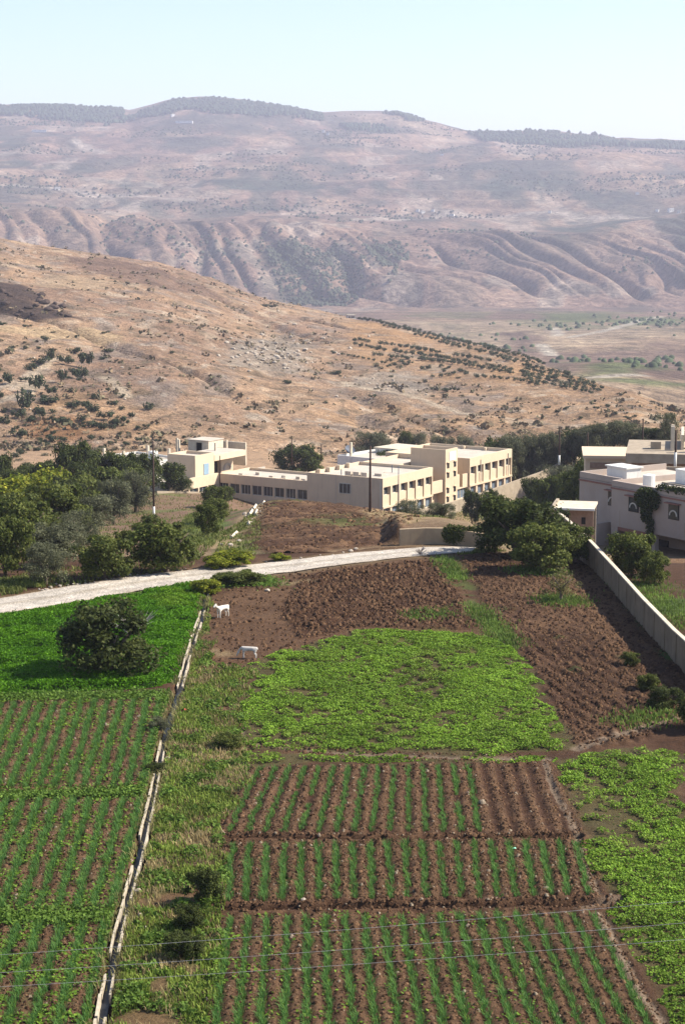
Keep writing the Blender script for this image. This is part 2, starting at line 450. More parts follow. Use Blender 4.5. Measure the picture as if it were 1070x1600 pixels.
def field_surface(X, Y):
    jx = fbm(X / 1.3, Y / 1.3, 3, 101) * .45; jy = fbm(X / 1.3, Y / 1.3, 3, 103) * .45
    n1 = fbm(X / 2.5, Y / 2.5, 4, 111); n2 = fbm(X / .45, Y / .45, 3, 113); n3 = fbm(X / .16, Y / .16, 2, 115)
    n4 = fbm(X / .8, Y / .8, 3, 117)
    C = np.zeros(X.shape + (3,)) + SOIL
    C = mixc(C, SOIL_L, sstep(.0, .6, n1) * .6); C = mixc(C, SOIL_D, sstep(.1, .6, -n1) * .5)
    Z = n1 * .05 + n2 * .02
    # weedy ground default towards the edges
    def m(poly, w=.25, amp=1.0): return sstep(-w, w, poly_sd(poly, X + jx * amp, Y + jy * amp))
    wd = m(P_weed)
    C = mixc(C, GRASS * 1.1, wd * sstep(-.15, .45, n1 + n4 * .6) * .6); C = mixc(C, DRY * .8, wd * sstep(.1, .6, -n1 + n2 * .5) * .6)
    C = mixc(C, SOIL_L * 1.1, wd * sstep(.3, .6, fbm(X / 1.9, Y / 2.6, 3, 119)) * .7); Z += wd * (n4 * .06)
    pl = m(P_plough); dn = m(P_dense); rp = m(P_rplough)
    lump = (np.abs(n2) * .16 + np.abs(n3) * .10 + np.maximum(n4, 0) * .12)
    Z += pl * lump * .45 + dn * lump * .9 + rp * lump * .75
    C = mixc(C, SOIL_L * .95, (pl - pl * dn) * .5)
    C = mixc(C, SOIL_D * 1.05, dn * .7)
    C = mixc(C, SOIL_L, np.maximum(dn, rp) * sstep(.1, .55, n3 + n2 * .4) * .55)
    # plough lines in the right field, curving to the lower left
    ph = (X * .9 + .25 * (Y - 100) + fbm(X / 6, Y / 9, 2, 121) * .8)
    rl = np.cos(ph * 2 * math.pi / .75); low = 1 - sstep(100, 112, Y)
    Z += rp * rl * (.02 + .03 * low) * (.4 + 1.2 * vnoise(X / 1.5, Y / 1.5, 125))
    C = mixc(C, SOIL_L * 1.05, rp * sstep(.2, .9, rl + n2 * .6) * .4); C = mixc(C, SOIL_D * .85, rp * sstep(.2, .9, -rl + n2 * .6) * .35); dampn = fbm(X / 4, Y / 5, 3, 127); C = mixc(C, SOIL_L * 1.2, np.maximum(rp, dn) * sstep(.1, .5, dampn) * .5); C = mixc(C, SOIL_D * .8, np.maximum(rp, dn) * sstep(.1, .5, -dampn) * .5)
    C = mixc(C, SOIL_D, rp * low * .35)
    C = mixc(C, GRASS * .85, rp * sstep(.35, .7, fbm(X / 3.1, Y / 3.1, 3, 123)) * .55)
    # bean ground
    bn = np.maximum(np.maximum(m(P_bean, .3, 1.6), m(P_bean2, .2)), m(P_beanr, .3, 1.2))
    C = mixc(C, np.array((.115, .105, .042)), bn * .7); Z += bn * n4 * .05
    # alfalfa
    al = m(P_alf, .2, .8)
    C = mixc(C, np.array((.03, .075, .012)), al * .95)
    # margins: thin grass right of the alfalfa, near the road
    g2 = sstep(.6, 0, np.abs(line_d(G0([(322, 915), (400, 905), (430, 912)]), X, Y) - .5) / 1.6)
    C = mixc(C, GRASS, g2 * .7)
    C = mixc(C, DRY, sstep(1.4, .2, line_d(G0([(300, 1015), (345, 1022)]), X + jx, Y + jy)) * .8)
    C = mixc(C, DRY, sstep(1.2, .2, line_d(G0([(440, 912), (480, 910)]), X + jx, Y + jy)) * .7)
    C = mixc(C, GRASS * 1.1, sstep(.9, .2, line_d(L_grassr, X + jx, Y + jy)) * .8)
    gm = sstep(1.5, .3, line_d(G0([(690, 870), (740, 950), (800, 1010)]), X + jx, Y + jy))
    C = mixc(C, GRASS * 1.1, gm * sstep(-.3, .4, n4 + n1) * .7)
    yg = m(G0([(560, 985), (700, 985), (800, 1005), (810, 1030), (560, 1010)]), .5, 1.5)
    C = mixc(C, np.array((.17, .17, .04)), yg * .55)
    # onion beds: ridges with the rows in between
    inb = np.zeros(X.shape)
    for key, bed in BEDS.items():
        N = bed[1]; u, v = bed_uv(bed, X, Y)
        wob = fbm(X * 0 + np.floor(u * N) * 3.7, Y / 1.7, 2, 131) * .05
        inside = sstep(-.01, .01, u) * sstep(1.01, .99, u) * sstep(-.02, .02, v) * sstep(1.02, .98, v)
        c = np.cos((u * N + wob * N / 20.) * 2 * math.pi)          # ridge tops between the rows
        h = .075 if not key.startswith('left') else .05
        Z += inside * ((c * .5 + .5) * h * (1 + .9 * n4) + np.abs(n2) * .06 + np.abs(n3) * .035)
        rc = SOIL_L * (1.0 if not key.startswith('left') else 1.12)
        C = np.where(inside[..., None] > .5, SOIL * .95, C)
        C = mixc(C, rc, inside * sstep(-.1, .8, c + n2 * .5) * .75)
        C = mixc(C, SOIL_D, inside * sstep(.1, .9, -c) * .75); C = mixc(C, SOIL_L * 1.25, inside * sstep(.35, .8, n3 + n2 * .3) * .5); C = mixc(C, SOIL_D * .8, inside * sstep(.3, .8, -n3) * .5)
        if key.startswith('left'): C = mixc(C, GRASS, inside * sstep(.0, .5, n4 + n1 * .5) * .45)
        if key == 'near': C = mixc(C, GRASS * .9, inside * sstep(.1, .6, n4) * sstep(0, -5, X) * .4)
        inb = np.maximum(inb, inside)
    # strips of weeds between the left beds
    for pts in ([(-150, 1090), (262, 1086)], [(-200, 1246), (150, 1242), (234, 1237)], [(-250, 1437), (184, 1434)]):
        d = line_d(G0(pts), X + jx * .3, Y + jy * .6); C = mixc(C, GRASS * 1.15, sstep(.8, .25, d) * .85)
    # ditches, paths
    for pts, dp, wdt, pale in ((L_tr1, .22, .24, .0), (L_tr2, .3, .36, .0), (L_path, .05, .35, .8), (L_pathr, .04, .45, .8), (L_edge, .05, .22, .8), (L_edge3, .05, .28, .85)):
        d = line_d(pts, X + jx * .25 + n2 * .08, Y + jy * .3 + n2 * .12 + n4 * .08)
        k = sstep(wdt, wdt * .35, d)
        rim = np.exp(-((d - wdt * 1.25) / (wdt * .4)) ** 2)
        Z += -dp * k + rim * dp * .45
        C = mixc(C, PATHC if pale else SOIL_D * .75, k * (pale or .85))
        if not pale: C = mixc(C, SOIL_L * 1.1, rim * sstep(-.3, .4, n2) * .5)
    k = sstep(.5, .2, line_d(G0([(905, 1418), (968, 1409)]), X, Y)); C = mixc(C, PATHC, k * .8)
    # ground rises a touch beside the channel and falls into it
    dch = line_d(CH, X, Y)
    Z += -.32 * sstep(.30, .2, dch)
    C = mixc(C, SOIL_L * 1.2, sstep(.9, .3, dch) * sstep(-.2, .4, n4) * .5)
    # along the foot of the right wall: dry trodden soil
    kx = sstep(2.6, .6, np.abs(X - 16.2)) * sstep(98, 104, Y); C = mixc(C, SOIL_L * 1.15, kx * .5)
    # garden behind the wall
    gd = sstep(17.0, 17.6, X) * sstep(96, 100, Y)
    C = mixc(C, GRASS * 1.15, gd * sstep(-.25, .2, n1)); C = mixc(C, SOIL, gd * sstep(120, 124, Y))
    # road bed
    rd = sstep(-.2, .5, poly_sd(P_road, X, Y)); Z = Z * (1 - rd) - .05 * rd
    C = mixc(C, np.array((.42, .36, .30)), rd)
    sh = sstep(-1.3, -.2, poly_sd(P_road, X + jx, Y + jy)); C = mixc(C, DRY * .9, sh * (1 - rd) * (1 - al) * .55)
    beyond = sstep(126, 136, Y) * (1 - rd)
    Z = Z * (1 - beyond * .5)
    return Z, C, dict(bean=bn, alf=al, weed=wd, plough=np.maximum(pl, rp), dense=dn, beds=inb)
def fz(X, Y):
    """height of the finished field surface at single points"""
    X = np.atleast_1d(np.asarray(X, float)); Y = np.atleast_1d(np.asarray(Y, float))
    Z, C, M = field_surface(X, Y); return Z + gz(X, Y)

def build_ground():
    # near fields: fine sheet
    y = np.concatenate([np.geomspace(47, 100, 430), np.geomspace(100, 137, 260)[1:]])
    tx = np.concatenate([np.linspace(-.34, -.205, 30)[:-1], np.linspace(-.205, .205, 640), np.linspace(.205, .34, 30)[1:]])
    TX, YY = np.meshgrid(tx, y); X = TX * YY
    Z, C, M = field_surface(X, YY)
    Z = Z + gz(X, YY)
    V = np.stack([X, YY, Z], -1)
    tag(link("field", np_mesh("field", V, grid_faces(len(y), len(tx)), M_field, C, True)), kind="structure")
    # slope beyond the road
    B = {k: W(ghit, v) for k, v in dict(
        hump=[(404, 800), (432, 781), (520, 788), (600, 797), (665, 806), (640, 825), (560, 858), (440, 872), (392, 862), (380, 835)],
        earth=[(120, 800), (250, 772), (395, 778), (388, 800), (330, 850), (280, 880), (220, 880)],
        bank=[(560, 800), (700, 792), (770, 805), (760, 835), (630, 822)],
        rgrass=[(690, 792), (870, 762), (930, 800), (880, 830), (770, 815)],
        lgrass=[(300, 800), (345, 790), (352, 830), (300, 888), (180, 912), (0, 935), (-80, 920), (40, 890), (150, 890), (240, 880)],
        mid=[(352, 830), (400, 800), (410, 830), (400, 870), (330, 888)],
        garden=[(960, 880), (1100, 880), (1100, 990), (1010, 930)]).items()}
    RUB = W(ghit, [(345, 855), (380, 820), (400, 795), (416, 776)])
    def colr(X, Y, Z):
        jx = fbm(X / 3, Y / 3, 3, 201) * 1.3; jy = fbm(X / 3, Y / 3, 3, 203) * 1.3
        n1 = fbm(X / 7, Y / 7, 4, 205); n2 = fbm(X / 1.6, Y / 1.6, 3, 207)
        C = np.zeros(X.shape + (3,)) + np.array((.27, .19, .115))
        C = mixc(C, GRASS, sstep(.0, .45, n1) * .5); C = mixc(C, SOIL, sstep(.1, .5, -n1) * .5)
        def m(k, w=.6): return sstep(-w, w, poly_sd(B[k], X + jx, Y + jy))
        C = mixc(C, np.array((.205, .125, .085)), m('earth') * .8); C = mixc(C, SOIL_L, m('earth') * sstep(0, .5, n2) * .5)
        C = mixc(C, GRASS * 1.2, m('earth') * sstep(.05, .5, n1 + n2 * .4) * .6); C = mixc(C, GRASS * 1.2, m('lgrass') * sstep(-.6, .2, n1 + n2 * .5) * .85)
        C = mixc(C, GRASS * 1.1, m('mid') * .55)
        h = m('hump'); Z += h * (np.abs(n2) * .25 + np.abs(fbm(X / .6, Y / .6, 2, 209)) * .22); C = mixc(C, SOIL_D * 1.15, h * .9); C = mixc(C, SOIL_L * 1.15, h * sstep(.05, .45, n2) * .65); C = mixc(C, GRASS, h * sstep(.25, .5, n1) * .5)
        b = m('bank'); C = mixc(C, DRY * 1.05, b * .9); C = mixc(C, SOIL_L, b * sstep(.1, .5, n2) * .5)
        r = m('rgrass'); C = mixc(C, GRASS * 1.2, r * .75); C = mixc(C, DRY, r * sstep(.1, .5, n1) * .6)
        g = m('garden'); C = mixc(C, GRASS, g * .7)
        C = mixc(C, DRY * 1.1, sstep(1.6, .4, line_d(RUB, X + jx * .4, Y + jy * .4)) * .8)
        far = sstep(290, 345, Y); C = mixc(C, TAN * .95, far * .9); C = mixc(C, np.array((.16, .12, .08)), far * sstep(.1, .5, n2) * .5)
        return C
    y = np.concatenate([np.linspace(135.2, 200, 230), np.geomspace(200, 440, 150)[1:]])
    fan("slope", gz, y, side_tx(.22, 380), M_terr, colr)
    # coarse sheet under and around the fields, behind the camera too
    def flat(X, Y, Z): return np.zeros(X.shape + (3,)) + SOIL_L * .9
    xs = np.linspace(-700, 700, 57); ys = np.concatenate([np.linspace(-700, 40, 30), np.linspace(60, 136, 6)])
    XX, YY = np.meshgrid(xs, ys)
    V = np.stack([XX, YY, np.zeros_like(XX) - .7], -1)
    tag(link("ground", np_mesh("ground", V, grid_faces(len(ys), len(xs)), M_terr, np.zeros(XX.shape + (3,)) + SOIL_L, True)), kind="structure")

TAN = np.array((.43, .28, .175)); TAN2 = np.array((.29, .18, .125)); OCH = np.array((.46, .27, .13)); GREYR = np.array((.30, .24, .20))
def build_hill():
    B = {k: W(hhit, v) for k, v in dict(
        scar=[(-40, 446), (30, 446), (58, 458), (66, 474), (100, 488), (122, 502), (60, 500), (-40, 492)],
        brown=[(95, 398), (170, 404), (250, 420), (330, 452), (355, 470), (300, 458), (190, 440), (130, 418)],
        pale=[(-60, 516), (120, 520), (215, 528), (210, 537), (100, 530), (-60, 530)],
        pale2=[(60, 432), (180, 440), (170, 448), (50, 446)],
        rocks=[(350, 545), (400, 525), (440, 522), (500, 560), (480, 580), (420, 590), (360, 570)],
        rocks2=[(530, 590), (640, 580), (680, 610), (600, 620)],
        ochre=[(545, 496), (700, 522), (850, 562), (960, 605), (900, 625), (740, 597), (600, 572), (545, 550)],
        ochre2=[(20, 640), (120, 600), (260, 640), (230, 690), (60, 680)],
        orange=[(40, 660), (110, 655), (180, 672), (120, 690), (40, 688)]).items()}
    PATHS = [W(hhit, p) for p in ([(0, 628), (40, 612), (58, 580), (90, 560)], [(170, 590), (182, 600), (200, 618)], [(545, 600), (700, 640), (800, 655)])]
    def colr(X, Y, Z):
        jx = fbm(X / 20, Y / 20, 3, 301) * 8; jy = fbm(X / 30, Y / 30, 3, 303) * 14
        n1 = fbm(X / 60, Y / 110, 4, 305); n2 = fbm(X / 12, Y / 20, 4, 307); n3 = fbm(X / 4, Y / 6, 3, 309)
        C = np.zeros(X.shape + (3,)) + TAN
        C = mixc(C, TAN2, sstep(-.1, .5, n1) * .7); C = mixc(C, OCH, sstep(.15, .6, -n1) * .35)
        C = mixc(C, GREYR * .85, sstep(.05, .45, n2) * .7); C = mixc(C, np.array((.52, .42, .31)), sstep(.2, .5, -n2) * .55)
        C = mixc(C, np.array((.14, .11, .07)), sstep(.15, .5, n3) * .6); C = mixc(C, np.array((.55, .47, .38)), sstep(.35, .6, -n3) * .5)
        def m(k, w=5): return sstep(-w, w, poly_sd(B[k], X + jx, Y + jy))
        C = mixc(C, np.array((.075, .05, .04)), m('scar', 4) * .95)  # shade of the hollow put into the dark soil colour
        C = mixc(C, np.array((.19, .12, .09)), m('brown') * .75)
        C = mixc(C, np.array((.48, .34, .20)), m('pale', 3) * .85); C = mixc(C, np.array((.46, .33, .21)), m('pale2', 3) * .7)
        C = mixc(C, np.array((.36, .31, .25)), np.maximum(m('rocks'), m('rocks2')) * .6)
        C = mixc(C, OCH * 1.1, m('ochre') * sstep(-.5, .4, n2 + n1) * .75); C = mixc(C, OCH, m('ochre2') * .35)
        C = mixc(C, np.array((.36, .17, .07)), m('orange') * .6)
        for p in PATHS: C = mixc(C, np.array((.55, .44, .32)), sstep(3.0, 1.0, line_d(p, X + jx * .2, Y + jy * .2)) * .8)
        return C
    y = np.concatenate([np.geomspace(424, 1210, 400), np.geomspace(1210, 1700, 40)[1:]])
    fan("hill", hz, y, side_tx(.215, 380), M_hill, colr)
def build_far():
    B = {k: W(vhit, v) for k, v in dict(
        g1=[(850, 490), (930, 488), (960, 496), (900, 505), (850, 500)], g2=[(920, 500), (1010, 494), (1080, 500), (1000, 508)],
        g3=[(905, 565), (1000, 568), (1040, 580), (930, 590)], g4=[(935, 592), (1020, 590), (1080, 600), (1000, 608), (950, 602)],
        d1=[(780, 520), (830, 516), (845, 530), (830, 545), (790, 540)], d2=[(1000, 575), (1080, 572), (1080, 590), (1020, 592)]).items()}
    PT = [W(vhit, p) for p in ([(845, 538), (855, 548), (862, 556)], [(865, 512), (872, 525)], [(890, 527), (930, 520), (1000, 500), (1030, 495)], [(930, 590), (1000, 586)])]
    def colv(X, Y, Z):
        jx = fbm(X / 60, Y / 60, 3, 401) * 18; jy = fbm(X / 60, Y / 90, 3, 403) * 45
        n1 = fbm(X / 200, Y / 500, 4, 405); n2 = fbm(X / 40, Y / 90, 4, 407)
        C = np.zeros(X.shape + (3,)) + np.array((.37, .26, .17))
        C = mixc(C, np.array((.22, .14, .11)), sstep(.0, .2, n1) * .7); C = mixc(C, np.array((.5, .38, .25)), sstep(.05, .25, -n1) * .6)
        C = mixc(C, np.array((.15, .14, .08)), sstep(.15, .4, n2) * .45); C = mixc(C, np.array((.17, .19, .08)), sstep(.25, .32, fbm(X / 150, Y / 330, 2, 409)) * .45)
        for k in B:
            mm = sstep(-12, 12, poly_sd(B[k], X + jx, Y + jy))
            C = mixc(C, np.array((.12, .17, .05)) if k[0] == 'g' else np.array((.16, .10, .08)), mm * .75)
        for p in PT: C = mixc(C, np.array((.6, .52, .42)), sstep(9, 3, line_d(p, X, Y)) * .85)
        return C
    fan("valley", vz, np.geomspace(560, 2700, 190), side_tx(.215, 240), M_mount, colv)
    global SCRUB_D
    D = SCRUB_D = [W(mhit, p) for p in (
        [(300, 280), (480, 276), (620, 288), (560, 300), (330, 300)], [(150, 280), (230, 276), (300, 285), (220, 305), (155, 298)],
        [(820, 340), (980, 330), (1090, 335), (1080, 365), (960, 370), (860, 372)], [(930, 300), (1000, 296), (1010, 318), (900, 312)],
        [(410, 385), (520, 378), (570, 400), (560, 470), (500, 480), (440, 470), (425, 420)], [(560, 380), (620, 376), (640, 400), (600, 420)],
        [(700, 280), (900, 278), (960, 290), (930, 320), (700, 318)], [(0, 215), (60, 218), (30, 235), (0, 238)], [(150, 320), (280, 322), (260, 338), (180, 334)],
        [(640, 260), (760, 262), (740, 275), (650, 272)], [(0, 255), (110, 252), (130, 262), (0, 268)], [(1050, 380), (1090, 360), (1090, 440), (1060, 440)])]
    LT = [W(mhit, p) for p in ([(0, 290), (110, 296), (230, 308), (300, 312)], [(560, 343), (700, 333), (800, 338), (960, 340), (1080, 330)], [(120, 222), (160, 240)])]
    TOPG = [W(mhit, p) for p in ([(200, 175), (275, 160), (330, 168), (240, 190)], [(520, 176), (600, 178), (680, 196), (720, 215), (560, 200)])]
    def colm(X, Y, Z):
        jx = fbm(X / 160, Y / 160, 3, 501) * 60; jy = fbm(X / 160, Y / 240, 3, 503) * 130
        n1 = fbm(X / 500, Y / 900, 4, 505); n2 = fbm(X / 90, Y / 240, 4, 507); n3 = fbm(X / 30, Y / 80, 3, 509)
        C = np.zeros(X.shape + (3,)) + np.array((.345, .225, .165))
        C = mixc(C, np.array((.23, .145, .12)), sstep(-.1, .4, n1) * .6); C = mixc(C, np.array((.43, .29, .19)), sstep(.05, .5, -n1) * .6)
        up = sstep(3700, 4100, Y)
        n4 = fbm(X / 220, Y / 160, 4, 511); C = mixc(C, np.array((.10, .105, .08)), sstep(.02, .32, n2) * (.35 + .4 * up)); C = mixc(C, np.array((.09, .095, .075)), sstep(.15, .35, n4) * up * .65); C = mixc(C, np.array((.56, .45, .36)), sstep(.2, .45, -n2 + n3 * .3) * .6); C = mixc(C, np.array((.52, .36, .25)), sstep(.2, .45, -n4) * up * .5)
        C = mixc(C, np.array((.08, .08, .06)), sstep(.12, .45, n3) * .5)
        for pi, p in enumerate(D):
            kk = .35 if pi in (4, 5, 11) else 1.0
            mm = sstep(-70 * kk, 70 * kk, poly_sd(p, X + jx * kk, Y + jy * kk)); C = mixc(C, np.array((.06, .08, .055)), mm * sstep(-.7, .3, n2 + n3) * .85)
        for p in LT: C = mixc(C, np.array((.58, .48, .40)), sstep(26, 8, line_d(p, X + jx * .15, Y + jy * .15)) * .7)
        for p in TOPG: C = mixc(C, np.array((.46, .34, .24)), sstep(-60, 60, poly_sd(p, X + jx, Y + jy)) * .7)
        return C
    y = np.concatenate([np.concatenate([np.linspace(2600, 3000, 30)[:-1], np.linspace(3000, 3740, 230)]), np.geomspace(3750, 6600, 150)[1:], np.geomspace(6600, 14000, 14)[1:]])
    fan("mountain", mz, y, side_tx(.215, 420), M_mount, colm)
build_ground(); build_hill(); build_far()

# road: pale limestone track laid on its bed
def build_road():
    def resamp(P, n):
        P = np.array(P); d = np.r_[0, np.cumsum(np.hypot(*np.diff(P, axis=0).T))]; t = np.linspace(0, d[-1], n)
        return np.stack([np.interp(t, d, P[:, 0]), np.interp(t, d, P[:, 1])], 1)
    U = resamp(ROAD_U, 260); L = resamp(ROAD_L, 260)
    for k in range(2):                                        # soften the corners of both edges
        for A in (U, L): A[6:-6] = (A[0:-12] + A[6:-6] + A[12:]) / 3
    s = np.linspace(0, 1, 22)
    P = L[:, None, :] * (1 - s)[None, :, None] + U[:, None, :] * s[None, :, None]
    X, Y = P[..., 0].copy(), P[..., 1].copy()
    e = np.minimum(s, 1 - s)[None, :]
    w = fbm(X / 1.1, Y / 1.1, 3, 601); Y += np.where(e < .08, w * .28, 0)
    Z = gz(X, Y) + .05 + .04 * sstep(0, .15, e) + fbm(X / .7, Y / .7, 3, 603) * .015
    Z -= .035 * np.exp(-((s[None, :] - .3) / .09) ** 2) + .035 * np.exp(-((s[None, :] - .68) / .09) ** 2)
    n1 = fbm(X / 3, Y / 1.2, 4, 605)
    C = np.zeros(X.shape + (3,)) + np.array((.60, .53, .455))
    C = mixc(C, np.array((.46, .39, .32)), sstep(0, .5, n1) * .65)
    for rc_ in (.3, .68): C = mixc(C, np.array((.66, .59, .51)), np.exp(-((s[None, :] - rc_) / .07) ** 2) * .6)
    C = mixc(C, np.array((.45, .36, .27)), sstep(.08, .0, e + w * .03) * .8)
    C = mixc(C, np.array((.40, .34, .25)), np.exp(-((s[None, :] - .5) / .06) ** 2) * .5)
    tag(link("road", np_mesh("road", np.stack([X, Y, Z], -1), grid_faces(*X.shape), M_terr, C, True)), kind="structure")
build_road()
# ================================================================== BUILDINGS
M_beige = mat_plain("beige_render", (.60, .47, .335), (.55, .425, .30), .7, rough=.9, bump=.15, stain=(.42, .32, .23))
M_cream = mat_plain("cream_render", (.61, .48, .345), (.56, .44, .31), .9, rough=.9, bump=.15, stain=(.5, .4, .3))
M_roof = mat_plain("roof_screed", (.50, .44, .37), (.40, .345, .29), .5, rough=.95, bump=.3, stain=(.36, .32, .28))
M_white = mat_plain("white_render", (.66, .64, .61), (.56, .54, .51), .8, rough=.9, stain=(.42, .40, .38))
M_mauve = mat_plain("pale_stone_render", (.40, .325, .28), (.34, .275, .235), .6, rough=.9, bump=.2, stain=(.36, .31, .29))
M_conc = mat_plain("weathered_concrete", (.38, .31, .235), (.26, .21, .155), 1.2, rough=.95, bump=.5, stain=(.24, .20, .16))
M_wall = mat_plain("dark_field_wall", (.225, .165, .112), (.15, .11, .075), 1.0, rough=.95, bump=.5, stain=(.10, .075, .05))
M_ret = mat_plain("tan_concrete", (.40, .30, .195), (.27, .20, .13), 1.1, rough=.95, bump=.6, stain=(.24, .185, .13))
M_concp = mat_plain("pale_concrete", (.60, .52, .41), (.46, .39, .30), 2.0, rough=.95, bump=.5, stain=(.34, .29, .22))
M_glass = mat_plain("window_glass", (.03, .04, .05), (.02, .025, .03), 1.5, rough=.15, spec=.5)
M_glassb = mat_plain("blue_window_glass", (.16, .20, .25), (.10, .13, .17), .8, rough=.2, spec=.5)
M_frame = mat_plain("window_frame", (.55, .52, .47), (.45, .42, .38), 3)
M_dark = mat_plain("dark_opening", (.025, .022, .022), (.015, .013, .013), 2)
M_redband = mat_plain("red_brown_band", (.27, .13, .10), (.21, .10, .08), 3)
M_steel = mat_plain("painted_steel", (.10, .12, .16), (.07, .08, .11), 4, rough=.6)
M_wood = mat_plain("creosoted_pole", (.075, .045, .035), (.045, .028, .022), 4, rough=.9)
M_limew = mat_plain("white_pole_paint", (.7, .68, .64), (.55, .53, .5), 6)
M_water = mat_plain("channel_water", (.02, .022, .028), (.012, .014, .018), 2, rough=.35, spec=.12)
M_tankm = mat_plain("white_tank", (.7, .69, .66), (.6, .59, .57), 2, rough=.6)
M_rust_shade = mat_plain("rust_and_shade_brown", (.30, .2, .15), (.22, .14, .1), 3)  # rust brown, also stands in for shade on a wall and under a slab
M_bluep = mat_plain("pale_blue_panel", (.26, .36, .45), (.2, .3, .38), 2)

def window(parent, axis, a0, a1, b, z0, z1, glass=None, mull=1, depth=.12, face=-1):
    """window lying in plane axis=const b; spans a0..a1 along the other axis; frame thing with pane child"""
    f = MB(); t = .07
    def bx(p0, p1, q0, q1, r0, r1):
        if axis == 'y': f.box(p0, p1, q0, q1, r0, r1)
        else: f.box(q0, q1, p0, p1, r0, r1)
    q0, q1 = (b, b + face * depth) if face > 0 else (b + face * depth, b)
    bx(a0, a0 + t, q0, q1, z0, z1); bx(a1 - t, a1, q0, q1, z0, z1)
    bx(a0 + t, a1 - t, q0, q1, z0, z0 + t); bx(a0 + t, a1 - t, q0, q1, z1 - t, z1)
    for k in range(1, mull + 1):
        c = a0 + (a1 - a0) * k / (mull + 1); bx(c - t * .4, c + t * .4, q0 + .01, q1 - .01, z0 + t, z1 - t)
    w = f.build("window", M_frame, parent)
    g = MB(); mid = (q0 + q1) / 2
    f = g
    bx(a0 + t, a1 - t, mid - .012, mid + .012, z0 + t, z1 - t)
    g.build("pane", glass or M_glass, w)
    return w
def parapet(parent, x0, x1, y0, y1, z0, z1, mat, t=.22, name="parapet"):
    """four upstands round a roof, butted end to end"""
    part(name, mat, parent, (x0, x1, y0, y0 + t, z0, z1)); part(name, mat, parent, (x0, x1, y1 - t, y1, z0, z1))
    part(name, mat, parent, (x0, x0 + t, y0 + t, y1 - t, z0, z1)); part(name, mat, parent, (x1 - t, x1, y0 + t, y1 - t, z0, z1))

AZ = math.radians(90 - 31.8)
SA = (5.9, 278.5)
E1 = np.array((math.cos(AZ), math.sin(AZ))); E2 = np.array((-math.sin(AZ), math.cos(AZ)))
def bays(parent, x0, x1, n, zt, lower=True, glass_low=None):
    """sunlit long face at y=0: fascia, piers, recessed windows and spandrel panels"""
    part("fascia", M_cream, parent, (x0, x1, 0, .5, 5.55, zt))
    part("ledge", M_cream, parent, (x0, x1, -.08, .5, 2.42, 2.70))
    w = (x1 - x0) / n
    for k in range(n + 1):
        c = x0 + w * k; a, b = max(x0, c - .24), min(x1, c + .24)
        part("pier", M_cream, parent, (a, b, 0, .5, 2.70, 5.55)); part("pier", M_cream, parent, (a, b, .02, .5, 0, 2.42))
    for k in range(n):
        a, b = x0 + w * k + .24, x0 + w * (k + 1) - .24
        part("spandrel_panel", M_cream, parent, (a + .05, b - .05, .16, .6, 2.70, 4.30))
        window(parent, 'y', a + .05, b - .05, .6, 4.30, 5.55, M_glass, 1, .14)
        part("sill_wall", M_cream, parent, (a, b, .25, .6, 0, .85))
        window(parent, 'y', a, b, .45, .85, 2.42, M_glassb, 1, .12)
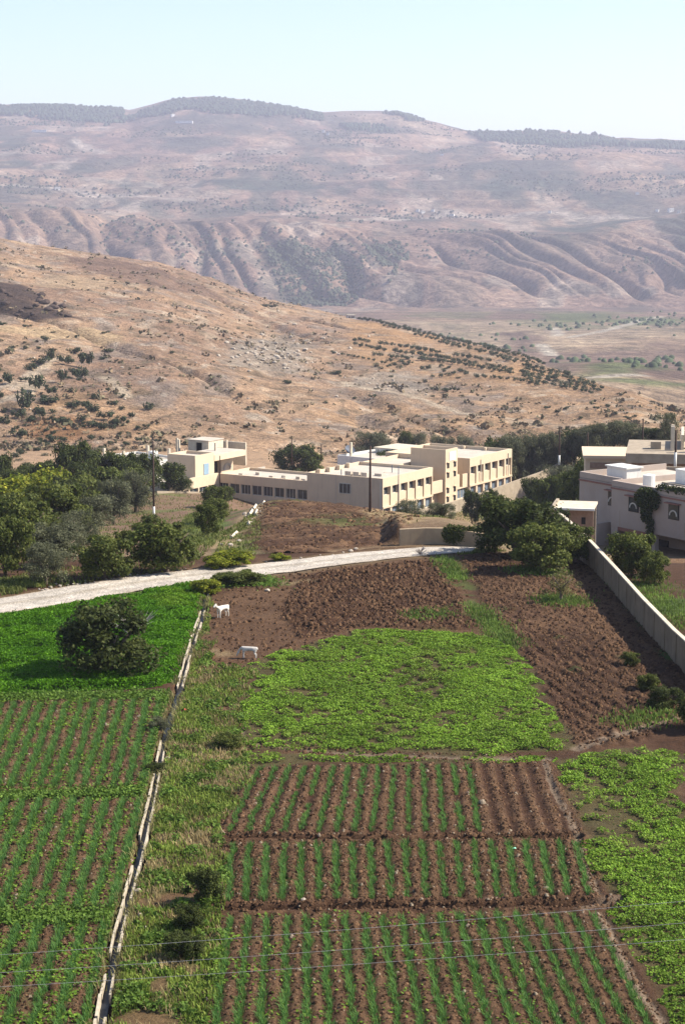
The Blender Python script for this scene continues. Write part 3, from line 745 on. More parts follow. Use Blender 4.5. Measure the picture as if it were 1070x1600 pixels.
def build_school():
    g = -21.6
    s = empty("school_block", (SA[0], SA[1], g), AZ)
    tag(s, "beige two storey flat roofed school block, corner towards the ploughed hump, tall pole before it", "building")
    part("wall", M_beige, s, (.0, 15, .6, 13.2, -.6, 6.35), (0.0, .35, .5, .6, -.6, 6.35))
    part("corner_pier", M_beige, s, (-.01, .0, .0, .6, -.6, 6.9))
    bays(s, 0, 15, 6, 6.9)
    part("roof", M_roof, s, (.22, 14.78, .5, 13.0, 6.35, 6.42))
    part("parapet", M_beige, s, (-.02, .22, .5, 13.2, 6.35, 6.9)); part("parapet", M_cream, s, (14.78, 15, .5, 13.2, 6.35, 6.9))
    part("parapet", M_cream, s, (.22, 14.78, 12.98, 13.2, 6.35, 6.9))
    for x in (2.2, 5.0, 7.8, 10.6): part("column_stub", M_cream, s, (x, x + .5, 12.3, 12.9, 6.42, 7.15))
    for y in (3.6, 5.0, 6.4): part("tank_plinth", M_roof, s, (1.4, 2.3, y, y + 1.0, 6.42, 7.35))
    part("roof_pipe", M_steel, s, (9.5, 9.6, 4, 4.1, 6.42, 7.6)); part("roof_pipe", M_steel, s, (3.0, 3.1, 9, 9.1, 6.42, 7.4)); part("conduit", M_roof, s, (6.4, 14, 5.0, 5.08, 6.42, 6.5))
    part("roof_hatch", M_roof, s, (5.0, 6.2, 3.2, 4.4, 6.42, 6.8))
    w = window(s, 'x', 5.5, 7.5, -.02, 4.2, 5.75, M_glass, 2, .14, 1)
    w.location.x = -.06
    part("expansion_joint", M_roof, s, (-.035, -.02, 8.05, 8.13, -.6, 6.9)); part("downpipe", M_white, s, (-.10, -.02, .3, .38, 0, 6.3))
    # stair tower with the low link walls on both sides
    t = empty("stair_tower", (SA[0], SA[1], g), AZ)
    tag(t, "tall narrow beige stair tower with small paired openings between the two school blocks", "tower")
    part("wall", M_beige, t, (19, 22.9, .0, 6.2, -.6, 8.55))
    part("roof", M_roof, t, (19.2, 22.7, .22, 6.0, 8.55, 8.6)); parapet(t, 19, 22.9, 0, 6.2, 8.551, 9.15, M_beige)
    for z in (.9, 2.3, 4.7, 6.2):
        for x in (19.5, 21.7):
            part("opening", M_dark, t, (x, x + .7, -.03, .05, z, z + .85)); part("opening_hood", M_cream, t, (x - .1, x + .8, -.22, -.031, z + .87, z + .97))
    part("plaque", M_white, t, (20.2, 22.3, -.05, -.001, 7.3, 8.7))
    part("link_wall", M_cream, t, (15.02, 18.98, .35, .6, 2.6, 4.5)); part("link_wall", M_beige, t, (15.02, 18.98, 1.4, 1.6, -.6, 2.6)); part("link_slab", M_cream, t, (15.02, 18.98, .6, 3.0, 2.45, 2.6))
    part("link_wall", M_cream, t, (22.92, 24.2, .3, .5, 2.6, 4.6)); part("link_wall", M_cream, t, (25.2, 26.98, .3, .5, 2.6, 4.6)); part("link_slab", M_cream, t, (22.92, 26.98, .3, 3.2, 2.40, 2.599))
    part("screen", M_cream, t, (24.2, 25.2, .9, 1.0, 2.6, 4.6))
    for k in range(2): window(t, 'y', 23.1 + 1.9 * k, 24.8 + 1.9 * k, .7, .8, 2.4, M_glassb, 1)
    part("sill_wall", M_cream, t, (22.92, 26.98, .45, .75, -.6, .79))
    # back range behind them
    r = empty("school_back_range", (SA[0], SA[1], g), AZ)
    tag(r, "long low roof range of the school left of the stair tower with sunlit parapet", "building")
    part("wall", M_beige, r, (15.02, 34, 6.5, 13.2, -.6, 6.1)); part("roof", M_roof, r, (15.3, 33.8, 6.7, 13.0, 6.1, 6.16))
    parapet(r, 15.02, 34, 6.5, 13.2, 6.101, 6.75, M_cream)
    part("wall", M_beige, r, (15.02, 18.9, 3.1, 6.49, -.6, 6.1)); part("roof", M_roof, r, (15.1, 18.8, 3.15, 6.45, 6.1, 6.16))
    # right block
    b = empty("school_block", (SA[0], SA[1], g), AZ)
    tag(b, "beige two storey school block at the right end with six tall window bays in sun", "building")
    part("wall", M_beige, b, (27, 41.7, .6, 15.5, -.6, 6.35), (27, 27.3, .5, .6, -.6, 6.35))
    bays(b, 27, 41.7, 6, 6.95)
    part("roof", M_roof, b, (27.2, 41.5, .5, 15.3, 6.35, 6.42))
    part("parapet", M_beige, b, (26.98, 27.2, .5, 15.5, 6.35, 6.95)); part("parapet", M_cream, b, (41.48, 41.7, .5, 15.5, 6.35, 6.95)); part("parapet", M_cream, b, (27.2, 41.48, 15.28, 15.5, 6.35, 6.95))
    for y in (4.5, 8.5): part("parapet_buttress", M_cream, b, (41.0, 41.479, y, y + .4, 6.42, 6.9))
    for x in (30.6, 40.2): part("downpipe", M_roof, b, (x, x + .1, -.12, -.01, 2.7, 6.4))
    # low classroom wing going left
    w = empty("classroom_wing", (SA[0], SA[1], -19.7), AZ)
    tag(w, "long single storey beige classroom wing with a row of dark windows facing the field", "building")
    part("wall", M_beige, w, (.9, 9.0, 13.25, 29.8, -1.5, 3.1)); part("plinth_wall", M_beige, w, (.5, .899, 13.25, 29.8, -1.5, .7)); part("fascia", M_beige, w, (.5, .899, 13.25, 29.8, 2.2, 3.6))
    n = 8; step = 16.5 / n
    for k in range(n + 1): part("pier", M_cream, w, (.5, .899, 13.25 + step * k, 13.25 + step * k + .28, .7, 2.2))
    for k in range(n): window(w, 'x', 13.25 + step * k + .28, 13.25 + step * (k + 1), .72, .7, 2.2, M_glass, 1 + k % 2, .1, 1)
    part("roof", M_roof, w, (.9, 8.78, 13.4, 29.6, 3.1, 3.17))
    part("parapet", M_cream, w, (8.78, 9.0, 13.25, 29.8, 3.1, 3.6)); part("parapet", M_cream, w, (.9, 8.77, 29.58, 29.8, 3.1, 3.6))
    for (x, y) in ((2.2, 26.5), (2.4, 21), (2.0, 18.4), (3.6, 19.5), (3.8, 17), (2.2, 15), (4.6, 25)): part("roof_vent", M_roof, w, (x, x + .5, y, y + .7, 3.17, 3.6))
    # left arm coming forward
    a = empty("classroom_wing", (SA[0], SA[1], -19.7), AZ)
    tag(a, "short cream wing of the school coming forward beside the dark round tree, plain sunlit side", "building")
    part("wall", M_cream, a, (-12, .5, 30.2, 40, -1.5, 3.1)); part("plinth_wall", M_cream, a, (-12, .5, 29.82, 30.199, -1.5, .6)); part("fascia", M_cream, a, (-12, .5, 29.82, 30.199, 2.0, 3.65))
    for k in range(6): part("pier", M_cream, a, (-12 + 2.4 * k, -11.7 + 2.4 * k, 29.82, 30.199, .6, 2.0))
    for k in range(5): window(a, 'y', -11.7 + 2.4 * k, -9.6 + 2.4 * k, 30.1, .6, 2.0, M_glass, 1, .1)
    part("roof", M_roof, a, (-11.8, .49, 30.2, 39.8, 3.1, 3.17)); part("parapet", M_beige, a, (-12, -11.8, 30.2, 40, 3.1, 3.65)); part("parapet", M_cream, a, (-11.8, .5, 39.8, 40, 3.1, 3.65))
    part("roof_kerb", M_white, a, (-9.5, -6.5, 35.5, 36.4, 3.17, 4.3))
    # hall with the canopy slab
    h = empty("school_hall", (SA[0], SA[1], -17.0), AZ)
    tag(h, "plain beige hall block rising at the left end of the school with long canopy slab", "building")
    part("wall", M_beige, h, (-4.4, .6, 30.7, 35.9, -3, 3.6)); part("wall", M_cream, h, (-4.38, .58, 30.66, 30.699, -3, 3.6))
    parapet(h, -4.4, .6, 30.66, 35.9, 3.601, 4.1, M_cream); part("roof", M_roof, h, (-4.2, .4, 30.9, 35.7, 3.601, 3.65))
    part("canopy_slab", M_cream, h, (.61, 9, 30.6, 36, 2.75, 3.65)); part("canopy_roof", M_roof, h, (.8, 8.8, 30.8, 35.8, 3.651, 3.7))
    part("rear_room", M_cream, h, (5.2, 8.4, 32.6, 36, -3, 2.75)); part("opening", M_dark, h, (1.6, 4.4, 32.8, 33.2, .3, 2.2))
    part("beam", M_cream, h, (.61, 5.19, 32.6, 33.3, 2.25, 2.749)); part("terrace_wall", M_roof, h, (.8, 14, 30.2, 30.5, -.4, .4))
    ar = MB()
    for k in range(9):
        t0, t1 = math.pi * k / 9, math.pi * (k + 1) / 9
        ar.prism([(6.8 + 1.1 * math.cos(t0), .6 + 1.1 * math.sin(t0)), (6.8 + .75 * math.cos(t0), .6 + .75 * math.sin(t0)), (6.8 + .75 * math.cos(t1), .6 + .75 * math.sin(t1)), (6.8 + 1.1 * math.cos(t1), .6 + 1.1 * math.sin(t1))], 32.5, 32.599)
    ar.build("arch", M_roof, h)
    part("notice_panel", M_bluep, h, (-2.2, -.9, 30.6, 30.655, .9, 2.6))
    # roof room with dark doorway
    q = empty("roof_room", (SA[0], SA[1], -12.95), AZ)
    tag(q, "small unfinished rooftop room with dark doorway above the school hall", "building")
    part("wall", M_concp, q, (6, 10, 35.6, 35.8, -3.5, .9), (6, 6.2, 35.8, 36.9, -3.5, .9), (6, 6.2, 38.1, 39.4, -3.5, .9), (6, 10, 39.4, 39.6, -3.5, .9), (6, 6.2, 36.9, 38.1, .6, .9))
    part("dark_interior", M_dark, q, (6.8, 6.9, 36.5, 38.6, -3.5, .8)); part("roof_slab", M_roof, q, (5.9, 10.1, 35.5, 39.7, .901, 1.02))
    for (x, y) in ((5, 33.5), (5.5, 41), (9, 34.2), (7, 42.5)): part("column_stub", M_concp, q, (x, x + .3, y, y + .3, -3.5, .9))
    part("rear_wall", M_concp, q, (12.5, 12.8, 33, 43, -3.5, .2))
    # neighbours behind on the left
    e = empty("flat_roofed_house", (-33.5, 322, -25.0), math.radians(45))
    tag(e, "pale flat roofed house with concrete columns on its roof behind the school hall, far left", "house")
    part("wall", M_white, e, (0, 9, 0, 13, -1, 6.6)); part("roof", M_roof, e, (.2, 8.8, .2, 12.8, 6.6, 6.66)); parapet(e, 0, 9, 0, 13, 6.601, 7.0, M_white)
    for (x, y) in ((.4, .4), (.4, 6), (8, 3), (8.2, 9), (.5, 11.5)): part("column_stub", M_concp, e, (x, x + .4, y, y + .4, 6.66, 8.4))
    part("solar_panel", M_glassb, e, (3, 5, 3, 5, 7.0, 7.1)); part("water_tank", M_tankm, e, (6, 7.2, 5, 6.2, 6.66, 7.9))
    # white houses behind
    d = empty("white_house", at(527, 727, 345)[:2] + (-27.0,), math.radians(52))
    tag(d, "low white flat roofed house with dark satellite dish behind the school", "house")
    part("wall", M_white, d, (0, 12, -14, .0, -2, 6.9)); part("roof", M_roof, d, (.2, 11.8, -13.8, -.2, 6.9, 6.95)); parapet(d, 0, 12, -14, 0, 6.901, 7.4, M_white)
    part("chimney", M_concp, d, (2, 2.4, -1.6, -1.2, 6.95, 9.6))
    ds = MB()
    for k in range(10):
        for r0, r1, z0, z1 in ((0, .5, 0, .05), (.5, 1.0, .05, .22)):
            t0, t1 = 2 * math.pi * k / 10, 2 * math.pi * (k + 1) / 10
            ds.add([(r0 * math.cos(t0), r0 * math.sin(t0), z0), (r1 * math.cos(t0), r1 * math.sin(t0), z1), (r1 * math.cos(t1), r1 * math.sin(t1), z1), (r0 * math.cos(t1), r0 * math.sin(t1), z0)], [(0, 1, 2, 3)])
    ds.tube([(0, 0, 0), (.0, .3, -.9)], [.05, .05], 6)
    do = link("satellite_dish", ds.mesh("satellite_dish", M_steel)); do.location = Vector(d.location) + Vector((2.2, 1.5, 8.1)); do.rotation_euler = (math.radians(40), math.radians(30), 0)
    tag(do, "dark satellite dish on the low white house roof behind the school", "satellite dish")
    d2 = empty("white_house", at(586, 722, 352)[:2] + (-27.6,), math.radians(52))
    tag(d2, "small grey white box house next to the stair tower behind the school", "house")
    part("wall", M_white, d2, (0, 7, -9, 0, -2, 8.4)); part("roof_slab", M_concp, d2, (-.2, 7.2, -9.2, .2, 8.401, 8.6)); part("water_tank", M_tankm, d2, (-1.5, -.3, -10.6, -9.3, 6, 8.0))
build_school()

def wall_run(name, pts, zb, zt, thick, mat, label, cat="wall", piers=0, coping=None):
    """free standing wall along pts (x,y); zb, zt give foot and top at each point"""
    o = empty(name, (pts[0][0], pts[0][1], zb[0])); tag(o, label, cat)
    off = Vector(o.location)
    for i in range(len(pts) - 1):
        a = Vector((pts[i][0], pts[i][1], 0)); b = Vector((pts[i + 1][0], pts[i + 1][1], 0)); d = (b - a).normalized(); n = Vector((-d.y, d.x, 0)) * thick / 2
        m = MB(); V = []
        for p, z0, z1 in ((a, zb[i], zt[i]), (b, zb[i + 1], zt[i + 1])):
            for sgn in (-1, 1):
                for z in (z0, z1): q = p + n * sgn; V.append((q.x - off.x, q.y - off.y, z - off.z))
        m.add(V, [(0, 1, 3, 2), (4, 6, 7, 5), (0, 4, 5, 1), (2, 3, 7, 6), (1, 5, 7, 3), (0, 2, 6, 4)])
        m.build("wall_panel", mat, o)
        if coping:
            m = MB(); V = []
            for p, z1 in ((a, zt[i]), (b, zt[i + 1])):
                for sgn in (-1, 1):
                    for z in (z1 + .003, z1 + .07): q = p + n * sgn * 1.06; V.append((q.x - off.x, q.y - off.y, z - off.z))
            m.add(V, [(0, 1, 3, 2), (4, 6, 7, 5), (0, 4, 5, 1), (2, 3, 7, 6), (1, 5, 7, 3), (0, 2, 6, 4)])
            m.build("coping", coping, o)
    for i in range(piers):
        p = pts[min(i, len(pts) - 1)]; j = min(i, len(pts) - 1)
        part("pier", mat, o, (p[0] - off.x - thick * .8, p[0] - off.x + thick * .8, p[1] - off.y - thick * .8, p[1] - off.y + thick * .8, zb[j] - off.z, zt[j] - off.z + .12))
    return o
def loc2(t, s): return tuple(np.array(SA) + E1 * t + E2 * s)
# school boundary wall in front of its sunlit side
_t = [1, 10, 18, 26, 34, 42, 50, 60]
wall_run("boundary_wall", [loc2(t, -5) for t in _t], [-23.5] * 8, [-19.2, -19.3, -19.2, -18.9, -18.5, -18.2, -17.4, -16.8], .3, M_conc, "long grey pink boundary wall below the ground floor windows of the school", piers=0)
wall_run("yard_wall", [loc2(42.5, 10), loc2(56, 10), loc2(60, -4.8)], [-23.5] * 3, [-18.4, -17.6, -16.9], .3, M_beige, "plain beige yard wall at the right end of the school")
# low wall before the left wing
wall_run("low_wall", [ghit(245, 771)[:2], ghit(340, 773)[:2], ghit(420, 778)[:2]], [-19, -20, -21], [zpx(245, 767, ghit(245, 771)[1]), zpx(340, 769, ghit(340, 773)[1]), zpx(420, 776, ghit(420, 778)[1])], .25, M_conc, "low dark wall along the top of the orchard before the left school wing")

# retaining wall at the end of the road
def build_retaining():
    a = atz(624, 851)[:2]; b = atz(664, 850)[:2]; c = atz(702, 850)[:2]; d = atz(758, 853)[:2]
    o = wall_run("retaining_wall", [a, b, c, d], [-.6] * 4, [1.15, 1.2, 1.18, .9], .35, M_ret, "short concrete retaining wall with ivy beside the bend of the pale road", coping=None)
build_retaining()

# right boundary wall of the field, down to the shed
_wp = [(18.7, 84.0), (18.1, 97.5), (17.9, 101.5), (17.55, 110), (17.3, 120), (17.0, 130), (16.9, 138), (17.4, 150), (18.2, 160)]
_wz = [0, 0, 0, 0, 0, -.1, -1.0, -3.2, -5.0]
wall_run("field_wall", _wp, [z - .5 for z in _wz], [1.7, 1.7, 1.62, 1.62, 1.62, 1.6, 1.3, .2, -1.2], .22, M_wall, "long concrete wall along the right edge of the ploughed field casting a dark shadow", coping=M_concp)

_fw = bpy.data.objects["field_wall"]
for _i in range(1, 26):
    _y = 86 + _i * 2.9; _x = np.interp(_y, [p[1] for p in _wp], [p[0] for p in _wp]); _zt = np.interp(_y, [p[1] for p in _wp], [1.7, 1.7, 1.62, 1.62, 1.62, 1.6, 1.3, .2, -1.2])
    part("wall_rib", M_wall, _fw, (_x - _wp[0][0] - .15, _x - _wp[0][0] + .15, _y - _wp[0][1] - .11, _y - _wp[0][1] + .11, _zt - 2.6 + .5, _zt + .5 - .012))
HAZ = math.atan2(-.84, .543)                     # local +x runs right and towards us along the facade
def house_window(h, x, z, y=0.0, w=1.35, hh=1.35):
    wn = MB(); wn.box(x - w / 2, x + w / 2, y - .05, y + .2, z, z + hh); fr = wn.build("window", M_dark, h)
    g = MB(); g.box(x - w / 2 + .06, x + w / 2 - .06, y - .075, y - .052, z + .06, z + hh - .06); g.build("pane", M_glass, fr)
    a = MB(); r1, r0, cz = .52, .40, z + .35
    for k in range(10):
        t0, t1 = math.pi * k / 10, math.pi * (k + 1) / 10
        a.prism([(x + r1 * math.cos(t0), cz + r1 * math.sin(t0)), (x + r0 * math.cos(t0), cz + r0 * math.sin(t0)), (x + r0 * math.cos(t1), cz + r0 * math.sin(t1)), (x + r1 * math.cos(t1), cz + r1 * math.sin(t1))], y - .12, y - .076)
    a.build("arch_trim", M_frame, fr)
    part("hood", M_redband, h, (x - w / 2 - .22, x + w / 2 + .22, y - .42, y - .001, z + hh + .06, z + hh + .16))
def build_house():
    cx, cy = 24.74, 175.0
    h = empty("house", (cx, cy, -7.2), HAZ)
    tag(h, "two storey pale stone house in shade with arched windows and open ground floor", "house")
    # local: x along facade, y into the house (away to the right/back), z up
    part("upper_wall", M_mauve, h, (0, 18, 0, 12, 2.55, 6.2)); part("parapet", M_mauve, h, (0, 18, 0, .2, 6.24, 6.75)); part("parapet", M_mauve, h, (0, .2, .2, 12, 6.24, 6.75)); part("parapet", M_mauve, h, (.2, 18, 11.8, 12, 6.24, 6.75))
    part("roof", M_roof, h, (.2, 18, .2, 11.8, 6.201, 6.24))
    part("string_course", M_redband, h, (-.06, 18, -.07, -.002, 5.98, 6.12)); part("string_course", M_redband, h, (-.07, -.002, -.002, 6, 5.98, 6.12))
    part("ground_wall", M_mauve, h, (.0, .45, .05, 12, -1, 2.549), (.45, 18, 3.2, 12, -1, 2.549))
    for x in (.46, 5.6, 10.8, 16): part("column", M_mauve, h, (x, x + .4, .06, .5, -1, 2.549))
    part("doorway", M_dark, h, (8.5, 10.0, 3.1, 3.19, -1, 1.6)); part("doorway", M_dark, h, (3.0, 4.4, 3.1, 3.19, -1, 1.4)); part("beam", M_redband, h, (.9, 5.59, .08, .3, 2.2, 2.548))
    for x in (3.1, 8.4, 13.6): house_window(h, x, 4.2)
    for x in (1.2, 4.6, 9.8): part("rain_streak_joint", M_conc, h, (x, x + .03, -.012, -.001, 2.6, 4.1))
    # set back left part
    part("annex_wall", M_mauve, h, (-6.0, -.08, 1.2, 12, -1, 6.2)); part("annex_roof", M_roof, h, (-5.8, -.1, 1.4, 11.8, 6.201, 6.25))
    part("annex_parapet", M_mauve, h, (-6.0, -.08, 1.2, 1.4, 6.25, 6.8)); part("annex_parapet", M_mauve, h, (-6.0, -5.8, 1.4, 12, 6.25, 6.8)); part("string_course", M_redband, h, (-6.06, -.09, 1.12, 1.199, 5.95, 6.1))
    house_window(h, -1.2, 4.1, 1.2, 1.2, 1.35)
    part("roof_room", M_white, h, (-4.4, -1.6, 3.2, 5.0, 6.26, 7.35)); part("roof_room_slab", M_white, h, (-4.55, -1.45, 3.05, 5.15, 7.351, 7.48))
    part("roof_wall", M_mauve, h, (4.2, 18, 11.0, 11.3, 6.25, 7.7))
    # outside stair with railing, up to the annex door
    st = MB()
    for k in range(13): st.box(-5.4 + .33 * k, -5.4 + .33 * (k + 1), -.7, 1.0, -1.2, -.9 + .27 * (k + 1))
    st.build("stair", M_mauve, h)
    rl = MB(); rl.tube([(-5.3, -.75, .5), (-1.1, -.75, 3.9)], [.035, .035], 6); rl.tube([(-5.3, -.75, .05), (-1.1, -.75, 3.45)], [.025, .025], 6)
    for k in range(8): rl.tube([(-5.3 + .6 * k, -.75, -.5 + .486 * k), (-5.3 + .6 * k, -.75, .5 + .486 * k)], [.025, .025], 6)
    rl.build("railing", M_steel, h)
    for k in range(9): part("roof_railing_post", M_conc, h, (7.0 + 1.2 * k, 7.12 + 1.2 * k, .3, .42, 6.241, 7.2))
    part("roof_railing", M_conc, h, (6.4, 18, .3, .42, 7.201, 7.32))
    def place(o, x, y, z):
        ca, sa = math.cos(HAZ), math.sin(HAZ); o.location = (cx + x * ca - y * sa, cy + x * sa + y * ca, -7.2 + z); o.rotation_euler = (0, 0, HAZ)
    tk = MB(); tk.tube([(0, 0, 0), (0, 0, 1.1)], [.55, .55], 16); tk.tube([(0, 0, 1.101), (0, 0, 1.2)], [.5, .2], 16)
    o = tk.build("water_tank", M_tankm); place(o, 2.6, 2.2, 6.26); tag(o, "white round water tank on the house roof by the climbing vine", "water tank")
    o = MB().box(-.9, .9, -.7, .7, 0, 1.25).box(-.95, .95, -.75, .75, 1.251, 1.32).build("water_tank", M_tankm); place(o, 2.8, 6.8, 6.26); tag(o, "white square water tank on the upper roof of the pale stone house", "water tank")
    # flat roofed shed in front, left
    s = empty("shed", (17.9, 163, -4.3), math.radians(-12))
    tag(s, "small shed with pale flat roof at the far end of the field wall", "shed")
    part("wall", M_conc, s, (0, .25, 0, 4.5, -1, 3.3), (.25, 3.5, 4.25, 4.5, -1, 2.9)); part("front_wall", M_rust_shade, s, (1.4, 3.5, 1.2, 1.4, -1, 2.9)); part("roof", M_concp, s, (-.15, 3.6, .3, 4.7, 2.901, 3.1)); part("roof_edge", M_white, s, (-.2, 3.7, .1, .29, 2.95, 3.12))  # front wall in a darker brown, its shade put into the colour
    part("door_opening", M_dark, s, (.3, 1.39, 1.3, 1.38, -1, 2.88)); part("vent_opening", M_dark, s, (2.5, 2.85, 1.16, 1.198, 1.6, 2.2))
    # neighbour behind: pale flat roof and unfinished storey
    b = empty("flat_roofed_house", at(914, 730, 215)[:2] + (-11.3,), math.radians(-6))
    tag(b, "low cream house with flat pale roof behind the pale stone house", "house")
    part("wall", M_cream, b, (0, 5.2, 0, 8, 0, 7.75), (5.2, 8.6, 1.5, 8, 0, 7.6)); part("roof_slab", M_cream, b, (-.3, 9, -.3, 8.3, 7.751, 8.1)); part("slab_shade_strip", M_rust_shade, b, (.5, 4.7, -.06, -.001, 6.6, 7.3))  # brown strip painted where shade falls under the slab, no real opening
    c = empty("unfinished_house", at(976, 740, 200)[:2] + (-9.3,), math.radians(-10))
    tag(c, "unfinished grey concrete house with bare columns rising from its roof", "house")
    part("wall", M_rust_shade, c, (.6, 17, .8, 12, 0, 7.2)); part("roof_slab", M_conc, c, (0, 18, 0, 12.5, 7.201, 8.2)); part("parapet", M_concp, c, (6, 18, 11.9, 12.2, 8.201, 9.4)); part("parapet", M_concp, c, (5.7, 5.999, 4, 12.2, 8.201, 9.8))
    for k, (x, y, hh) in enumerate(((4.6, 3, 2.6), (4.6, 8, 2.2), (7.6, 2.0, 3.2), (8.7, 2.6, 3.0), (9.0, 8, 2.6), (12.5, 2.2, 3.2), (12.5, 8, 2.8), (16, 2.2, 3.2))):
        part("column", M_concp, c, (x, x + .4, y, y + .4, 8.201, 8.2 + hh))
    part("roof_clutter", M_conc, c, (2.5, 3.6, 4, 5.2, 8.201, 9.0)); part("roof_clutter", M_rust_shade, c, (6.2, 7.2, 5, 6, 8.201, 8.9))
    w = empty("garden_wall", at(1000, 745, 190)[:2] + (-8.7,), math.radians(-10)); tag(w, "plain concrete wall between the pale stone house and the unfinished house", "wall")
    part("wall_panel", M_conc, w, (-2, 14, 0, .3, -2, 7.55))
build_house()

# ------------------------------------------------------------------ poles
def pole(px, pybase, pytop, label, white=.12, arm=False, rad=.13, Y=None, name="utility_pole", mat=None):
    x, y, z = ghit(px, pybase) if Y is None else at(px, pybase, Y)
    zt = zpx(px, pytop, y)
    o = empty(name, (x, y, z)); tag(o, label, "pole", "utility poles" if name == "utility_pole" else None)
    H = zt - z
    MB().tube([(0, 0, -.5), (0, 0, H * .5), (0.03 * H / 8, 0, H)], [rad, rad * .85, rad * .65], 10).build("shaft", mat or M_wood, o, smooth=True)
    if white: MB().tube([(0, 0, -.4), (0, 0, H * white)], [rad * 1.07, rad * 1.05], 10).build("painted_foot", M_limew, o, smooth=True)
    if arm: MB().box(-.7, .7, -.05, .05, H - .5, H - .4).tube([(-.6, 0, H - .4), (-.6, 0, H - .2)], [.05, .03], 6).tube([(.6, 0, H - .4), (.6, 0, H - .2)], [.05, .03], 6).build("crossarm", M_wood, o)
    return o
pole(241, 812, 690, "dark wooden pole with white painted foot standing in the orchard", .17)
pole(578, 802, 697, "dark wooden pole on the ploughed hump before the school corner", 0)
pole(622, 800, 728, "thin grey lamp pole before the sunlit side of the front school block", 0, rad=.08, Y=255, name="lamp_pole", mat=M_steel)
pole(344, 768, 712, "slim dark pole at the left school courtyard corner", 0, rad=.1, Y=282)
pole(456, 722, 686, "dark wooden pole beside the round tree behind the classroom wing", 0, Y=330)
pole(502, 716, 694, "short dark pole behind the school on the dry slope", 0, Y=350)
pole(873, 722, 668, "dark pole with white foot before the olive belt, right of the school", .2, Y=262)
pole(917, 708, 676, "dark pole with white foot in the olive belt above the cream house", .15, Y=275)
pole(1003, 697, 655, "dark wooden pole in the olive belt near the round tree", 0, Y=255)
pole(1054, 730, 672, "pale pole rising behind the vine on the pale stone house", .4, Y=193)
pole(1064, 700, 668, "pale concrete pole at the right edge above the unfinished house", 1.0, Y=215)
# ================================================================== VEGETATION
def unit(n, rng=RNG):
    v = rng.normal(size=(n, 3)); return v / np.linalg.norm(v, axis=1, keepdims=True)
def leaf_geo(P, N, size, aspect=.55, droop=0.0, rng=RNG):
    """one rhombic leaf per point; N is the leaf normal"""
    n = len(P); size = np.broadcast_to(size, (n,))
    r = unit(n, rng); a = np.cross(N, r); a /= np.linalg.norm(a, axis=1, keepdims=True) + 1e-9
    b = np.cross(N, a)
    s = size[:, None]
    V = np.stack([P - a * s * .5, P + b * s * aspect * .5 - N * s * .08, P + a * s * .5 - N * s * .12, P - b * s * aspect * .5 - N * s * .08], 1)
    F = np.arange(4 * n).reshape(n, 4)
    return V.reshape(-1, 3), F
def leaf_mesh(name, P, N, size, col, aspect=.55, mat=None, rng=RNG):
    V, F = leaf_geo(P, N, size, aspect, rng=rng)
    return np_mesh(name, V, F, mat or M_leaf, np.repeat(col, 4, 0))
def blade_geo(P, h, w, lean, rng=RNG):
    """upright grass or onion blades: bent two-piece strips (quad + tip)"""
    n = len(P); t = rng.uniform(0, 2 * np.pi, n)
    d = np.stack([np.cos(t), np.sin(t), np.zeros(n)], 1); sdir = np.stack([-np.sin(t), np.cos(t), np.zeros(n)], 1)
    h = np.broadcast_to(h, (n,))[:, None]; w = np.broadcast_to(w, (n,))[:, None]; lean = np.broadcast_to(lean, (n,))[:, None]
    up = np.array([0, 0, 1.])
    m = P + up * h * .6 + d * h * lean * .3; tip = P + up * h * (1 - .25 * lean) + d * h * lean
    V = np.stack([P - sdir * w / 2, P + sdir * w / 2, m + sdir * w * .45, m - sdir * w * .45, tip + sdir * w * .1, tip - sdir * w * .1], 1)
    k = np.arange(n)[:, None] * 6
    F = np.concatenate([k + np.array([[0, 1, 2, 3]]), k + np.array([[3, 2, 4, 5]])], 0)
    return V.reshape(-1, 3), F
KINDS = {
    # base colour, leaf size, aspect, leaves, blobs, (crown width, crown height, bottom), outline
    'fig':   dict(c=(.052, .074, .013), c2=(.165, .172, .040), leaf=.185, asp=.75, n=9000, blobs=46, w=4.0, h=2.7, z0=.32, trunk='white'),
    'dark':  dict(c=(.028, .043, .010), c2=(.105, .118, .028), leaf=.18, asp=.6, n=9000, blobs=40, w=4.0, h=3.0, z0=.2, trunk='bark'),
    'olive': dict(c=(.070, .078, .040), c2=(.20, .20, .115), leaf=.16, asp=.36, n=12000, blobs=46, w=4.0, h=3.1, z0=.25, trunk='bark'),
    'lime':  dict(c=(.085, .13, .010), c2=(.34, .31, .025), leaf=.20, asp=.7, n=8600, blobs=40, w=4.0, h=2.6, z0=.3, trunk='bark'),
    'thin':  dict(c=(.10, .10, .035), c2=(.19, .17, .06), leaf=.17, asp=.6, n=1300, blobs=16, w=4.0, h=2.7, z0=.7, trunk='bark'),
}
PROTO = {}
